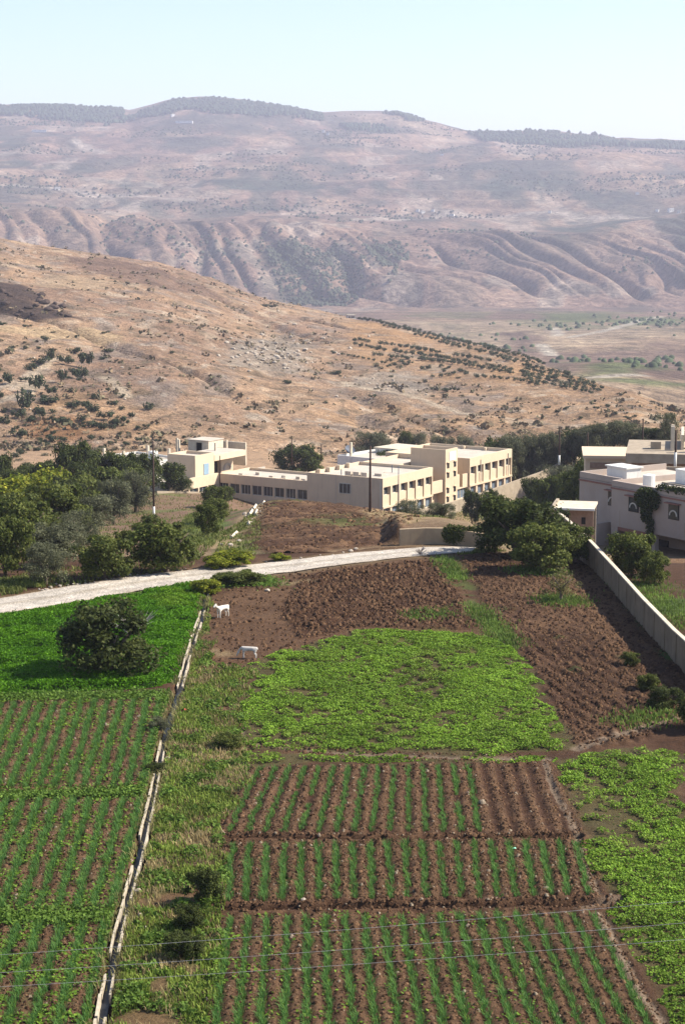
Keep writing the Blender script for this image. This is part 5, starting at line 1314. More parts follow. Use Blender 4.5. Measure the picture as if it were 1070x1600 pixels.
# ------------------------------------------------------------------ crops
def pts_in(mask_key, X, Y, thr=.5):
    Z, C, M = field_surface(X, Y); return Z, M[mask_key] > thr
def build_alfalfa():
    lo = np.array(P_alf).min(0); hi = np.array(P_alf).max(0)
    n = 330000; X = RNG.uniform(lo[0], hi[0], n); Y = RNG.uniform(lo[1], hi[1], n)
    sd = poly_sd(P_alf, X + fbm(X / .8, Y / .8, 2, 901) * .35, Y + fbm(X / .8, Y / .8, 2, 903) * .5); ok = (sd > -.1) & (np.abs(X / Y) < .195)
    X, Y, sd = X[ok][:105000], Y[ok][:105000], sd[ok][:105000]
    lump = fbm(X / 1.6, Y / 1.6, 3, 905); gap = sstep(-.5, -.15, fbm(X / 1.3, Y / .8, 3, 907))
    top = (.36 + .16 * lump + .07 * fbm(X / .3, Y / .3, 2, 909)) * sstep(-.1, .5, sd) * (.12 + .88 * gap)
    u = RNG.uniform(size=len(X)) ** .35
    P = np.stack([X, Y, gz(X, Y) + .02 + top * u], 1)
    N = unit(len(P)) * .8 + np.array([0, 0, .7]); N /= np.linalg.norm(N, axis=1, keepdims=True)
    f = np.clip(RNG.beta(1.5, 2, len(P)) + lump * .35, 0, 1)[:, None]
    C = (np.array((.034, .110, .003)) * (1 - f) + np.array((.115, .265, .008)) * f)
    yel = sstep(.25, .6, fbm(X / 3.5, Y / 3.5, 3, 911))[:, None]; C = C * (1 - yel * .5) + np.array((.17, .25, .02)) * yel * .5
    o = link("alfalfa", leaf_mesh("alfalfa", P, N, RNG.uniform(.08, .17, len(P)), C, .6)); tag(o, "bright green alfalfa filling the plot below the road on the left", "alfalfa", kind="stuff")
def build_beans(name, polys, dens, label, hgt, thr=-.09):
    lo = np.min([np.array(p).min(0) for p in polys], 0); hi = np.max([np.array(p).max(0) for p in polys], 0)
    n = int((hi[0] - lo[0]) * (hi[1] - lo[1]) * dens)
    X = RNG.uniform(lo[0], hi[0], n); Y = RNG.uniform(lo[1], hi[1], n)
    jx = fbm(X / 1.3, Y / 1.3, 3, 101) * .6; jy = fbm(X / 1.3, Y / 1.3, 3, 103) * .6
    sd = np.max([poly_sd(p, X + jx, Y + jy) for p in polys], 0)
    clump = fbm(X / .42, Y / .42, 2, 921); big = fbm(X / 2.2, Y / 2.2, 3, 923)
    ok = (sd > 0) & (clump + big * .9 + sstep(0, 1.6, sd) * .4 - .15 > thr + RNG.uniform(-.2, .2, n)) & (np.abs(X / Y) < .24)
    X, Y, clump, big, sd = X[ok], Y[ok], clump[ok], big[ok], sd[ok]
    top = hgt * (.45 + .55 * sstep(-.4, .6, clump)) * sstep(0, .4, sd)
    P = np.stack([X, Y, fz(X, Y) + .02 + top * RNG.uniform(size=len(X)) ** .5], 1)
    N = unit(len(P)) * .75 + np.array([0, 0, 1.0]); N /= np.linalg.norm(N, axis=1, keepdims=True)
    f = np.clip(RNG.beta(2, 2, len(P)) + clump * .25, 0, 1)[:, None]
    C = np.array((.065, .135, .008)) * (1 - f) + np.array((.215, .335, .034)) * f
    C = C * (.72 + .56 * vnoise(X / 1.7, Y / 2.4, 925))[:, None]
    y = sstep(.1, .6, -big)[:, None]; C = C * (1 - y * .35) + np.array((.17, .20, .04)) * y * .35
    o = link(name, leaf_mesh(name, P, N, RNG.uniform(.06, .13, len(P)), C, .8)); tag(o, label, "crop", kind="stuff")
def build_onions():
    names = {'far': "the upper right onion bed", 'middle': "the middle right onion bed", 'near': "the nearest right onion bed", 'left far': "the upper left onion bed", 'left middle': "the middle left onion bed", 'left near': "the nearest left onion bed"}
    for key, bed in BEDS.items():
        N = bed[1]; cnt = 0; rows = []
        for k in range(N):
            u = (k + .5) / N
            if key == 'far' and k >= 15: continue
            a = bed_pt(bed, u, 0.03); b = bed_pt(bed, u, .97)
            L = float(np.hypot(*(b - a)))
            # visible at all?
            if min(a[0] / a[1], b[0] / b[1]) > .19 or max(a[0] / a[1], b[0] / b[1]) < -.185: continue
            n = int(L / .07); t = (np.arange(n) + RNG.uniform(-.3, .3, n)) / n
            wob = fbm(np.full(n, k * 3.7), (a[1] + (b[1] - a[1]) * t) / 1.7, 2, 131) * .05 * (N / 20.)
            P = a + (b - a) * t[:, None]; wpr = float(np.hypot(*(bed_pt(bed, u + 1. / N, .5) - bed_pt(bed, u, .5))))
            P[:, 0] += -wob * wpr * 1.0 + RNG.normal(0, .055, n) + fbm(np.full(n, k * 5.1), P[:, 1] / .6, 2, 957) * .06
            gapn = vnoise(t * L / .9 + k * 7, np.full(n, k * 1.3), 951); keep = gapn > (.06 if key != 'far' else .12)
            P = P[keep]
            lush = .45 + .55 * vnoise(P[:, 0] / 2.5, P[:, 1] / 2.5, 953) + .55 * vnoise(P[:, 0] / .35, P[:, 1] / .35, 955)
            nb = 9 if not key.startswith('left') else 13
            PP = np.repeat(P, nb, 0) + RNG.normal(0, .035 if nb == 9 else .06, (len(P) * nb, 2))
            Z = np.repeat(fz(P[:, 0], P[:, 1]), nb)
            h = np.repeat(lush, nb) * RNG.uniform(.14, .30, len(PP)) * (.75 if key == 'far' else 1.0)
            V, F = blade_geo(np.column_stack([PP, Z - .02]), h, RNG.uniform(.012, .022, len(PP)), RNG.uniform(.15, .9, len(PP)))
            f = RNG.beta(2, 2, len(PP))[:, None]
            C = np.array((.050, .135, .028)) * (1 - f) + np.array((.13, .255, .060)) * f
            wv = (RNG.uniform(size=(len(PP), 1)) < .12); C = np.where(wv, np.array((.14, .23, .03)), C)
            o0 = np.array((a[0], a[1], 0.)); 
            me = np_mesh("onion_row", V - o0, F, M_leaf, np.repeat(C, 6, 0))
            rows.append(link("onion_row", me, loc=o0))
        for i, o in enumerate(rows):
            tag(o, "%s onion row from the left in %s" % (_ord[i], names[key]), "onion row", "onion rows in " + names[key][4:])
def build_weeds():
    # grasses and low weeds: the strip by the channel, between beds, verges
    def grass(name, X, Y, zf, hmin, hmax, c1, c2, label, w=.02, lean=.6):
        P = np.stack([X, Y, zf], 1); n = len(P)
        V, F = blade_geo(P, RNG.uniform(hmin, hmax, n), RNG.uniform(w * .7, w * 1.4, n), RNG.uniform(.1, lean, n))
        f = RNG.beta(1.5, 2, n)[:, None]; t = vnoise(X / 1.5, Y / 1.5, 961)[:, None]
        C = np.array(c1) * (1 - f) + np.array(c2) * f; C = C * (.7 + .6 * t)
        o = link(name, np_mesh(name, V, F, M_leaf, np.repeat(C, 6, 0))); tag(o, label, "grass", kind="stuff")
    n = 120000; lo = np.array(P_weed).min(0); hi = np.array(P_weed).max(0)
    X = RNG.uniform(lo[0], hi[0], n); Y = RNG.uniform(lo[1], hi[1], n)
    Yk = RNG.uniform(size=n) < (70 / Y) ** 1.2
    ok = Yk & (poly_sd(P_weed, X + fbm(X, Y, 2, 963) * .5, Y) > -.2) & (np.abs(X / Y) < .2) & (line_d(CH, X, Y) > .3)
    d = fbm(X / 1.4, Y / 1.4, 3, 965) - sstep(.28, .6, fbm(X / 1.9, Y / 2.6, 3, 119)) * .8
    bare = sstep(.28, .6, fbm(X / 1.9, Y / 2.6, 3, 119)) > RNG.uniform(.1, .9, n); ok &= ~bare
    g = ok & (d + RNG.uniform(-.3, .3, n) > -.15); b = ok & (d + RNG.uniform(-.3, .3, n) < -.22)
    gx, gy = X[g][:21000], Y[g][:21000]
    grass("weeds", gx, gy, fz(gx, gy) - .01, .06, .24, (.10, .15, .022), (.25, .31, .06), "green weeds in the strip beside the irrigation channel", .045)
    bx, by = X[b][:7000], Y[b][:7000]
    grass("dry_grass", bx, by, fz(bx, by) - .01, .08, .3, (.24, .18, .08), (.42, .33, .17), "dry straw coloured grass in the strip beside the irrigation channel", .03)
    Pw = np.array(CH); d_ = np.r_[0, np.cumsum(np.hypot(*np.diff(Pw, axis=0).T))]; t = RNG.uniform(0, d_[-1], 5200)
    t = t[vnoise(t / 1.6, 0 * t, 975) > .42]
    cx_ = np.interp(t, d_, Pw[:, 0]) + np.where(RNG.uniform(size=len(t)) < .6, 1, -1) * np.abs(RNG.normal(.27, .1, len(t))); cy_ = np.interp(t, d_, Pw[:, 1]) + RNG.normal(0, .1, len(t))
    grass("channel_grass", cx_, cy_, 0 * cx_ - .02, .1, .38, (.13, .13, .04), (.34, .29, .13), "rough grass overhanging the sides of the irrigation channel", .03, .9)
    # broad leaved weeds
    k = ok & (fbm(X / .8, Y / .8, 3, 967) > .12); wx, wy = X[k][:14000], Y[k][:14000]
    P = np.stack([wx, wy, fz(wx, wy) + RNG.uniform(.02, .28, len(wx)) * sstep(.1, .5, fbm(wx / .8, wy / .8, 3, 967)) + .03], 1)
    N = unit(len(P)) * .8 + np.array([0, 0, .9]); N /= np.linalg.norm(N, axis=1, keepdims=True)
    f = RNG.beta(1.5, 2, len(P))[:, None]; C = np.array((.055, .105, .014)) * (1 - f) + np.array((.16, .25, .04)) * f
    o = link("broad_weeds", leaf_mesh("broad_weeds", P, N, RNG.uniform(.08, .18, len(P)), C, .75)); tag(o, "low broad leaved weeds between the channel and the right beds", "weeds", kind="stuff")
    # weed strips between the left beds and among the left rows
    XS = []; YS = []
    for pts, m, wd in (([(-30, 1091), (262, 1087)], 4500, .5), ([(-30, 1246), (150, 1242), (234, 1237)], 4500, .4), ([(-60, 1437), (184, 1434)], 4500, .4), ([(-40, 968), (100, 953), (300, 914)], 3000, .35), ([(230, 1090), (262, 1092), (236, 1230)], 2500, .4), ([(320, 915), (400, 906), (425, 915)], 3500, .9)):
        Pw = np.array(G0(pts)); d = np.r_[0, np.cumsum(np.hypot(*np.diff(Pw, axis=0).T))]; t = RNG.uniform(0, d[-1], m)
        XS.append(np.interp(t, d, Pw[:, 0]) + RNG.normal(0, wd * .6, m)); YS.append(np.interp(t, d, Pw[:, 1]) + RNG.normal(0, wd, m))
    X, Y = np.concatenate(XS), np.concatenate(YS)
    ok = (line_d(CH, X, Y) > .3) & (poly_sd(P_road, X, Y) < -.1); X, Y = X[ok], Y[ok]
    P = np.stack([X, Y, fz(X, Y) + RNG.uniform(.02, .22, len(X))], 1)
    N = unit(len(P)) * .8 + np.array([0, 0, .9]); N /= np.linalg.norm(N, axis=1, keepdims=True)
    f = RNG.beta(1.5, 2, len(P))[:, None]; C = np.array((.060, .115, .014)) * (1 - f) + np.array((.16, .25, .04)) * f
    o = link("border_weeds", leaf_mesh("border_weeds", P, N, RNG.uniform(.09, .18, len(P)), C, .7)); tag(o, "leafy weed strips bordering the left beds", "weeds", kind="stuff")
    # weeds strewn in the left beds
    XS, YS = [], []
    for key in ('left far', 'left middle', 'left near', 'near'):
        m = 13000 if key != 'near' else 3500; u = RNG.uniform(size=m); v = RNG.uniform(size=m)
        if key == 'near': u = u ** 1.7 * .75
        p = np.array([bed_pt(BEDS[key], a, b) for a, b in zip(u, v)]); XS.append(p[:, 0]); YS.append(p[:, 1])
    X, Y = np.concatenate(XS), np.concatenate(YS); ok = (fbm(X / .7, Y / .7, 3, 971) + RNG.uniform(-.2, .2, len(X)) > .05) & (np.abs(X / Y) < .2); X, Y = X[ok], Y[ok]
    P = np.stack([X, Y, fz(X, Y) + RNG.uniform(.01, .12, len(X))], 1); N = unit(len(P)) * .6 + np.array([0, 0, 1.]); N /= np.linalg.norm(N, axis=1, keepdims=True)
    f = RNG.beta(1.5, 2, len(P))[:, None]; C = np.array((.065, .13, .012)) * (1 - f) + np.array((.18, .28, .03)) * f
    o = link("bed_weeds", leaf_mesh("bed_weeds", P, N, RNG.uniform(.08, .17, len(P)), C, .75)); tag(o, "small weeds sprouting between the onion rows", "weeds", kind="stuff")
    # orchard grass, roadside verge, right grass, on the slope
    XS, YS = [], []
    for pts, m in (([(300, 800), (350, 790), (352, 840), (300, 888), (180, 910), (0, 932), (-40, 925), (60, 890), (240, 880)], 13000), ([(120, 800), (250, 774), (390, 780), (330, 850), (240, 885), (150, 880)], 5000), ([(-30, 906), (70, 903), (70, 920), (-30, 937)], 3000), ([(352, 830), (400, 800), (412, 830), (400, 872), (330, 886)], 4000), ([(690, 800), (870, 765), (920, 800), (870, 840), (770, 820)], 6000), ([(560, 802), (700, 796), (770, 806), (760, 830), (640, 822)], 4000), ([(700, 862), (760, 852), (790, 862), (720, 868)], 900)):
        p = scatter(W(ghit, pts), m, gz); XS.append(p[:, 0]); YS.append(p[:, 1])
    X, Y = np.concatenate(XS), np.concatenate(YS); ok = (fbm(X / 2.2, Y / 2.2, 3, 973) + RNG.uniform(-.25, .25, len(X)) > -.12) & (poly_sd(P_road, X, Y) < -.15); X, Y = X[ok], Y[ok]
    grass("orchard_grass", X, Y, gz(X, Y) - .02, .12, .35, (.075, .105, .02), (.20, .21, .06), "short green grass under the orchard trees and on the banks", .07)
    # tufts along the green margin between both ploughed fields and under the small tree
    XS, YS = [], []
    for pts, m, wd in (([(690, 874), (716, 906)], 1500, .45), ([(740, 950), (800, 1010)], 2000, .5), ([(850, 938), (905, 942)], 1600, .6), ([(800, 892), (880, 896)], 1200, .5), ([(640, 966), (700, 962)], 700, .5), ([(995, 905), (1075, 985)], 2500, .9), ([(960, 1130), (1060, 1115)], 900, .5)):
        Pw = np.array(G0(pts)); t = RNG.uniform(0, 1, m)[:, None]; q = Pw[0] + (Pw[1] - Pw[0]) * t + RNG.normal(0, wd, (m, 2)) * np.array([1, 1.6]); XS.append(q[:, 0]); YS.append(q[:, 1])
    X, Y = np.concatenate(XS), np.concatenate(YS)
    grass("margin_grass", X, Y, fz(X, Y) - .01, .1, .28, (.075, .13, .02), (.17, .24, .05), "grass tufts along the margins of the ploughed fields", .05)
def clods(name, X, Y, zf, size, col, label):
    """angular lumps of earth"""
    n = len(X); t = (1 + 5 ** .5) / 2
    B = np.array([(1, 1, 1), (1, -1, -1), (-1, 1, -1), (-1, -1, 1), (0, 1.3, -.2), (1.2, 0, .2), (-.2, .3, 1.25)]) * .5
    B = np.array([(-.5, -.4, -.3), (.5, -.45, -.3), (.45, .5, -.3), (-.45, .4, -.3), (-.3, -.3, .28), (.35, -.2, .22), (.2, .35, .34), (-.3, .25, .2)])
    Fb = np.array([(4, 5, 6, 7), (0, 1, 5, 4), (1, 2, 6, 5), (2, 3, 7, 6), (3, 0, 4, 7)])
    V = B[None] * RNG.uniform(.6, 1.4, (n, 8, 3)) * np.broadcast_to(size, (n,))[:, None, None]
    a = RNG.uniform(0, 6.28, n); ca, sa = np.cos(a)[:, None], np.sin(a)[:, None]
    x = V[..., 0] * ca - V[..., 1] * sa; y = V[..., 0] * sa + V[..., 1] * ca
    V = np.stack([x + X[:, None], y + Y[:, None], V[..., 2] + (zf + np.broadcast_to(size, (n,)) * .18)[:, None]], -1)
    F = (np.arange(n) * 8)[:, None, None] + Fb[None]
    o = link(name, np_mesh(name, V.reshape(-1, 3), F.reshape(-1, 4), M_field, np.repeat(col, 8, 0))); return tag(o, label, "clods", kind="stuff")
def build_clods():
    n = 60000; X = RNG.uniform(-11, 19, n); Y = RNG.uniform(78, 136, n)
    a = np.maximum(poly_sd(P_dense, X, Y), poly_sd(P_rplough, X, Y)); b = poly_sd(P_plough, X, Y)
    ok = ((a > 0) & (RNG.uniform(size=n) < .95)) | ((b > 0) & (RNG.uniform(size=n) < .22)); ok &= np.abs(X / Y) < .195
    X, Y = X[ok][:13000], Y[ok][:13000]
    f = RNG.uniform(size=(len(X), 1)); C = SOIL_D * (1 - f) + SOIL_L * 1.15 * f
    clods("soil_clods", X, Y, fz(X, Y), np.minimum(RNG.gamma(2.2, .045, len(X)) + .04, .28) * np.where(X > 7.5, .75, 1.0), C, "angular brown clods covering the ploughed soil")
    P = scatter(W(ghit, [(404, 800), (432, 783), (520, 790), (600, 799), (655, 808), (630, 825), (560, 856), (440, 868), (395, 860)]), 5000, gz)
    f = RNG.uniform(size=(len(P), 1)); C = SOIL_D * (1 - f) + SOIL_L * 1.25 * f
    clods("hump_clods", P[:, 0], P[:, 1], P[:, 2] + .05, np.minimum(RNG.gamma(2.2, .06, len(P)) + .06, .36), C, "brown clods on the ploughed hump behind the road")
    XS, YS = [], []
    for key, bed in BEDS.items():
        N = bed[1]; m = 4200
        u = (RNG.integers(0, N + 1, m) + RNG.normal(0, .22, m)) / N; v = RNG.uniform(0, 1, m)
        p = np.array([bed_pt(bed, a, b) for a, b in zip(u, v)]); XS.append(p[:, 0]); YS.append(p[:, 1])
    for Lp in (L_tr1, L_tr2, L_path):
        Pw = np.array(Lp); d = np.r_[0, np.cumsum(np.hypot(*np.diff(Pw, axis=0).T))]; t = RNG.uniform(0, d[-1], 800)
        XS.append(np.interp(t, d, Pw[:, 0]) + RNG.normal(0, .1, 800)); YS.append(np.interp(t, d, Pw[:, 1]) + np.where(RNG.uniform(size=800) < .5, -1, 1) * RNG.normal(.38, .12, 800))
    X, Y = np.concatenate(XS), np.concatenate(YS); ok = np.abs(X / Y) < .195; X, Y = X[ok], Y[ok]
    f = RNG.uniform(size=(len(X), 1)); C = SOIL_D * (1 - f) + SOIL_L * 1.3 * f
    C = np.where(RNG.uniform(size=(len(X), 1)) < .05, np.array((.42, .33, .24)), C)
    clods("ridge_clods", X, Y, fz(X, Y), RNG.gamma(2.0, .02, len(X)) + .03, C, "crumbly earth lumps on the ridges between the onion rows")
build_alfalfa()
build_beans("bean_crop", [P_bean, P_bean2], 420, "leafy green bean plants filling the central patch", .20)
build_beans("bean_crop", [P_beanr], 420, "leafy green bean plants along the right edge of the beds", .22)
build_onions(); build_weeds(); build_clods()
# ================================================================== DETAILS
# ------------------------------------------------------------------ irrigation channel
M_chan = mat_plain("old_channel_concrete", (.50, .43, .33), (.33, .28, .21), 3.0, rough=.95, bump=.6, stain=(.22, .18, .12))
def build_channel():
    Q = np.array(CH); o = empty("irrigation_channel", (Q[0][0], Q[0][1], 0))
    tag(o, "narrow concrete irrigation channel running down between the left beds and the weeds", "channel")
    off = Q[0]; d = np.r_[0, np.cumsum(np.hypot(*np.diff(Q, axis=0).T))]; tt = np.arange(0, d[-1], 1.7)
    P = np.stack([np.interp(tt, d, Q[:, 0]), np.interp(tt, d, Q[:, 1])], 1); n = len(P)
    P[1:-1] = (P[:-2] + P[1:-1] * 2 + P[2:]) / 4
    def dirs(i):
        v = P[min(i + 1, n - 1)] - P[max(i - 1, 0)]; v = v / np.hypot(*v); return np.array([-v[1], v[0]])
    rnd = random.Random(3)
    bury = {1: [(atz(0, 955)[1], atz(0, 932)[1]), (atz(0, 1155)[1], atz(0, 1078)[1]), (atz(0, 1212)[1], atz(0, 1190)[1]), (atz(0, 1520)[1], atz(0, 1478)[1])]}
    for i in range(n - 1):
        for sgn in (-1, 1):
            ym = (P[i][1] + P[i + 1][1]) / 2
            if any(a < ym < b for a, b in bury[1]): continue                    # silted up stretches
            if rnd.random() < (.30 if sgn > 0 else .05): continue               # broken pieces on the weedy side
            zt = .10 + rnd.uniform(-.045, .03); j0, j1 = rnd.uniform(-.025, .025), rnd.uniform(-.025, .025)
            th = rnd.uniform(.055, .09); g = rnd.uniform(.0, .06)
            a, b = P[i], P[i + 1] + (P[i] - P[i + 1]) * g; na, nb = dirs(i), dirs(i + 1); V = []
            for p, nn, jj in ((a, na, j0), (b, nb, j1)):
                for w in (.10, .10 + th):
                    q = p + nn * sgn * (w + jj) - off
                    for z in (-.3, zt + jj * .6): V.append((q[0], q[1], z))
            m = MB(); m.add(V, [(0, 1, 3, 2), (4, 6, 7, 5), (0, 4, 5, 1), (2, 3, 7, 6), (1, 5, 7, 3), (0, 2, 6, 4)])
            m.build("side_wall", M_chan, o)
    V = []; Fc = []
    for i in range(n):
        nn = dirs(i)
        for w in (-.13, .13): q = P[i] + nn * w - off; V.append((q[0], q[1], -.2))
    for i in range(n - 1): Fc.append((2 * i, 2 * i + 1, 2 * i + 3, 2 * i + 2))
    m = MB(); m.add(V, Fc); m.build("water", M_water, o)
build_channel()
# ------------------------------------------------------------------ stones
def rock_mesh(seed, n=2):
    bm = bmesh.new(); bmesh.ops.create_icosphere(bm, subdivisions=n, radius=.5)
    rnd = random.Random(seed); ax = [Vector((rnd.uniform(-1, 1), rnd.uniform(-1, 1), rnd.uniform(-1, 1))).normalized() for _ in range(7)]
    for v in bm.verts:
        for a in ax:
            d = v.co.dot(a)
            if d > .33: v.co -= a * (d - .33) * .85
        v.co *= rnd.uniform(.93, 1.07); v.co.z *= .75
    me = bpy.data.meshes.new("rock"); bm.to_mesh(me); bm.free()
    c = me.color_attributes.new("Col", 'FLOAT_COLOR', 'POINT')
    t = random.Random(seed).uniform(.85, 1.1); c.data.foreach_set("color", np.tile(np.array((.52 * t, .44 * t, .36 * t, 1), np.float32), len(me.vertices)))
    me.materials.append(M_rock); return me
ROCKS = [rock_mesh(40 + k) for k in range(4)]; ROCKS_S = [rock_mesh(60 + k, 1) for k in range(4)]
def rock(pos, w, label, group=None, small=False, name="stone", sink=.25):
    o = link(name, (ROCKS_S if small else ROCKS)[random.randrange(4)], loc=(pos[0], pos[1], pos[2] + w * (.37 - sink) * .8), rotz=random.uniform(0, 6.28))
    o.scale = (w, w * random.uniform(.7, 1.1), w * random.uniform(.7, 1.0)); return tag(o, label, "stone", group)
def frock(px, py, wpx, label, group=None):
    x, y, z = atz(px, py); z = float(fz(x, y)[0]); rock((x, y, z), wpx * y / F_PX, label, group)
for px, py, w, lab in ((262, 1186, 12, "pale stone beside the upper channel end"), (243, 1208, 9, "small pale stone capping the channel above its straight run"), (216, 1392, 16, "largest pale stone beside the straight run of the channel"), (219, 1430, 10, "round pale stone below the largest one by the channel"), (227, 1450, 11, "pale stone lowest by the straight channel run"), (474, 1408, 12, "pale stone on the edge of the ditch between two onion beds"), (418, 925, 10, "white stone in the green weeds below the road"), (275, 1107, 8, "small pale stone in the dry weeds below the alfalfa"), (380, 1490, 6, "small white stone in the nearest onion bed"), (238, 1344, 10, "flat pale stone in the weeds right of the channel"), (232, 1341, 8, "small flat stone beside the flat pale one by the channel"), (205, 1545, 10, "pale stone by the near end of the channel"), (190, 1552, 9, "small stone next to the pale one at the near channel end"), (196, 1540, 7, "tiny pale stone at the near channel end")):
    frock(px, py, w, lab)
rs = random.Random(9)
_ru = np.array(ROAD_U)
for k in range(46):                                   # loose kerb of stones on the orchard side
    px = 62 + 270 * (k / 46.) ** 1.15 + rs.uniform(-3, 3); py = np.interp(px, [0, 101, 187, 280, 400], [936, 918, 903, 891, 880]) - rs.uniform(1, 9) * (1 - k / 60.)
    x, y, z = atz(px, py); rock((x, y, float(gz(x, y))), rs.uniform(4, 11) * (1 - k / 80.) * y / F_PX, "pale loose stone in the rough kerb along the orchard side of the road", "kerb stones by the orchard", True)
for k, (px, py, w) in enumerate([(548, 866, 10), (556, 862, 8), (536, 868, 6), (520, 872, 6), (470, 876, 6), (450, 880, 5), (500, 872, 5), (390, 884, 6), (416, 882, 5)]):
    x, y, z = atz(px, py - 6); rock((x, y, float(gz(x, y))), w * y / F_PX, "pale stone on the far verge of the road below the ploughed hump", "stones on the far verge", True)
# broken concrete edging climbing to the school
def edging():
    pts = [(352, 852), (362, 842), (372, 832), (380, 822), (384, 816), (390, 806), (396, 797), (402, 789), (408, 782), (414, 776)]
    o = empty("broken_channel", ghit(*pts[0])); tag(o, "broken pale concrete edging climbing beside the hump towards the school", "channel")
    L = Vector(o.location); rnd = random.Random(4)
    for i in range(len(pts) - 1):
        if i in (2, 4): continue
        for dx in (0, 9):
            if rnd.random() < .25: continue
            a = Vector(ghit(pts[i][0] + dx, pts[i][1])); b = Vector(ghit(pts[i + 1][0] - 2 + dx * .8, pts[i + 1][1] + 2))
            m = MB(); m.tube([a - L + Vector((0, 0, .1)), b - L + Vector((0, 0, .12))], [.17, .16], 4); m.build("edging_piece", M_concp, o)
    for k in range(26):
        px, py = pts[rnd.randrange(len(pts))]; p = ghit(px + rnd.uniform(-8, 14), py + rnd.uniform(-5, 5))
        rock(p, rnd.uniform(.2, .6), "small stone in the rubble beside the broken edging", "rubble by the broken edging", True)
edging()
# limestone outcrops on the hill
for k in range(150):
    if k < 95: px, py = rs.gauss(425, 42), rs.gauss(552, 17); w = rs.uniform(3, 9)
    elif k < 125: px, py = rs.gauss(600, 40), rs.gauss(606, 9); w = rs.uniform(2.5, 6)
    else: px, py = rs.uniform(0, 600), rs.uniform(470, 690); w = rs.uniform(2.5, 6)
    if py < np.interp(px, _HC, _HPY) + 12: continue
    p = hhit(px, py); rock(p, w * 1.25 / px2m(p), ("grey limestone boulder in the outcrop in the middle of the hill", "grey limestone boulder in the rocky patch right of the outcrop", "lone pale boulder on the open dry hill")[0 if k < 95 else 1 if k < 125 else 2], ("boulders of the hill outcrop", "boulders of the right rocky patch", "lone boulders on the hill")[0 if k < 95 else 1 if k < 125 else 2], True, "boulder")
# rocks of the left scar, the hollow's shade put into their dark colour
for k in range(26):
    px, py = rs.uniform(-20, 110), 0; py = rs.uniform(456 + max(0, px - 50) * .45, 500)
    p = hhit(px, py); w = rs.uniform(6, 16)
    o = link("shade_dark_rock", ROCKS[k % 4], loc=(p[0], p[1], p[2] + .4), rotz=rs.uniform(0, 6)); k_ = w * 1.2 / px2m(p); o.scale = (k_, k_, k_ * .8)
    me = o.data
    if k < 4:
        me = ROCKS[k].copy(); me.color_attributes["Col"].data.foreach_set("color", np.tile(np.array((.085, .06, .05, 1), np.float32), len(me.vertices))); DARKR = globals().setdefault('DARKR', []); DARKR.append(me)
    o.data = DARKR[k % len(DARKR)]
    tag(o, "dark brown rock with painted shade in the scar at the left of the hill", "rock", "dark rocks of the hill scar")
# ------------------------------------------------------------------ far houses
def far_house(px, py, w, h, fn, label, c=None):
    p = fn(px, py); k = F_PX / p[1]; W_, H_ = w / k, h / k
    o = empty("far_house", (p[0], p[1], p[2] - .5), math.radians(rs.uniform(-25, 35))); tag(o, label, "house")
    part("wall", M_white, o, (-W_ / 2, W_ / 2, -W_ * .35, W_ * .35, -2, H_)); part("roof_slab", M_roof, o, (-W_ / 2 - .3, W_ / 2 + .3, -W_ * .35 - .3, W_ * .35 + .3, H_ + .001, H_ + .4))
    if w > 5:
        for q in (-.28, .05, .3): part("window", M_dark, o, (W_ * q - .6, W_ * q + .6, -W_ * .35 - .04, -W_ * .35 - .001, H_ * .35, H_ * .7))
far_house(548, 497, 13, 6, hhit, "small white house alone on the crest of the dry hill")
for px, py, w, h, lab in ((62, 206, 22, 3, "long pale shed below the left pine wood on the mountain"), (288, 192, 26, 3, "long pale greenhouse roof on the upper mountain slope"), (270, 182, 5, 4, "small house just above the greenhouse on the mountain"), (652, 331, 5, 4, "white house at the left end of the mountain village"), (660, 333, 6, 4, "second white house from the left in the mountain village"), (676, 331, 5, 4, "third house of the mountain village beside the road"), (706, 337, 7, 3, "low long house at the right of the mountain village"), (858, 333, 5, 4, "white house alone above the wooded mountain shelf"), (1026, 331, 5, 4, "small white house left of the brightest one on the shelf"), (1047, 331, 8, 6, "brightest white house on the far right shelf of the mountain"), (1060, 333, 6, 4, "white house at the extreme right of the mountain shelf"), (995, 304, 5, 4, "pale house on the slope above the right shelf"), (505, 207, 4, 4, "tiny house left of the middle ridge group"), (512, 211, 4, 4, "tiny house in the ridge group on the upper mountain"), (90, 296, 8, 4, "pale house beside the track on the left mountain slope"), (690, 243, 5, 3, "tiny pale house high in the middle of the mountain")):
    far_house(px, py, w, h, mhit, lab)
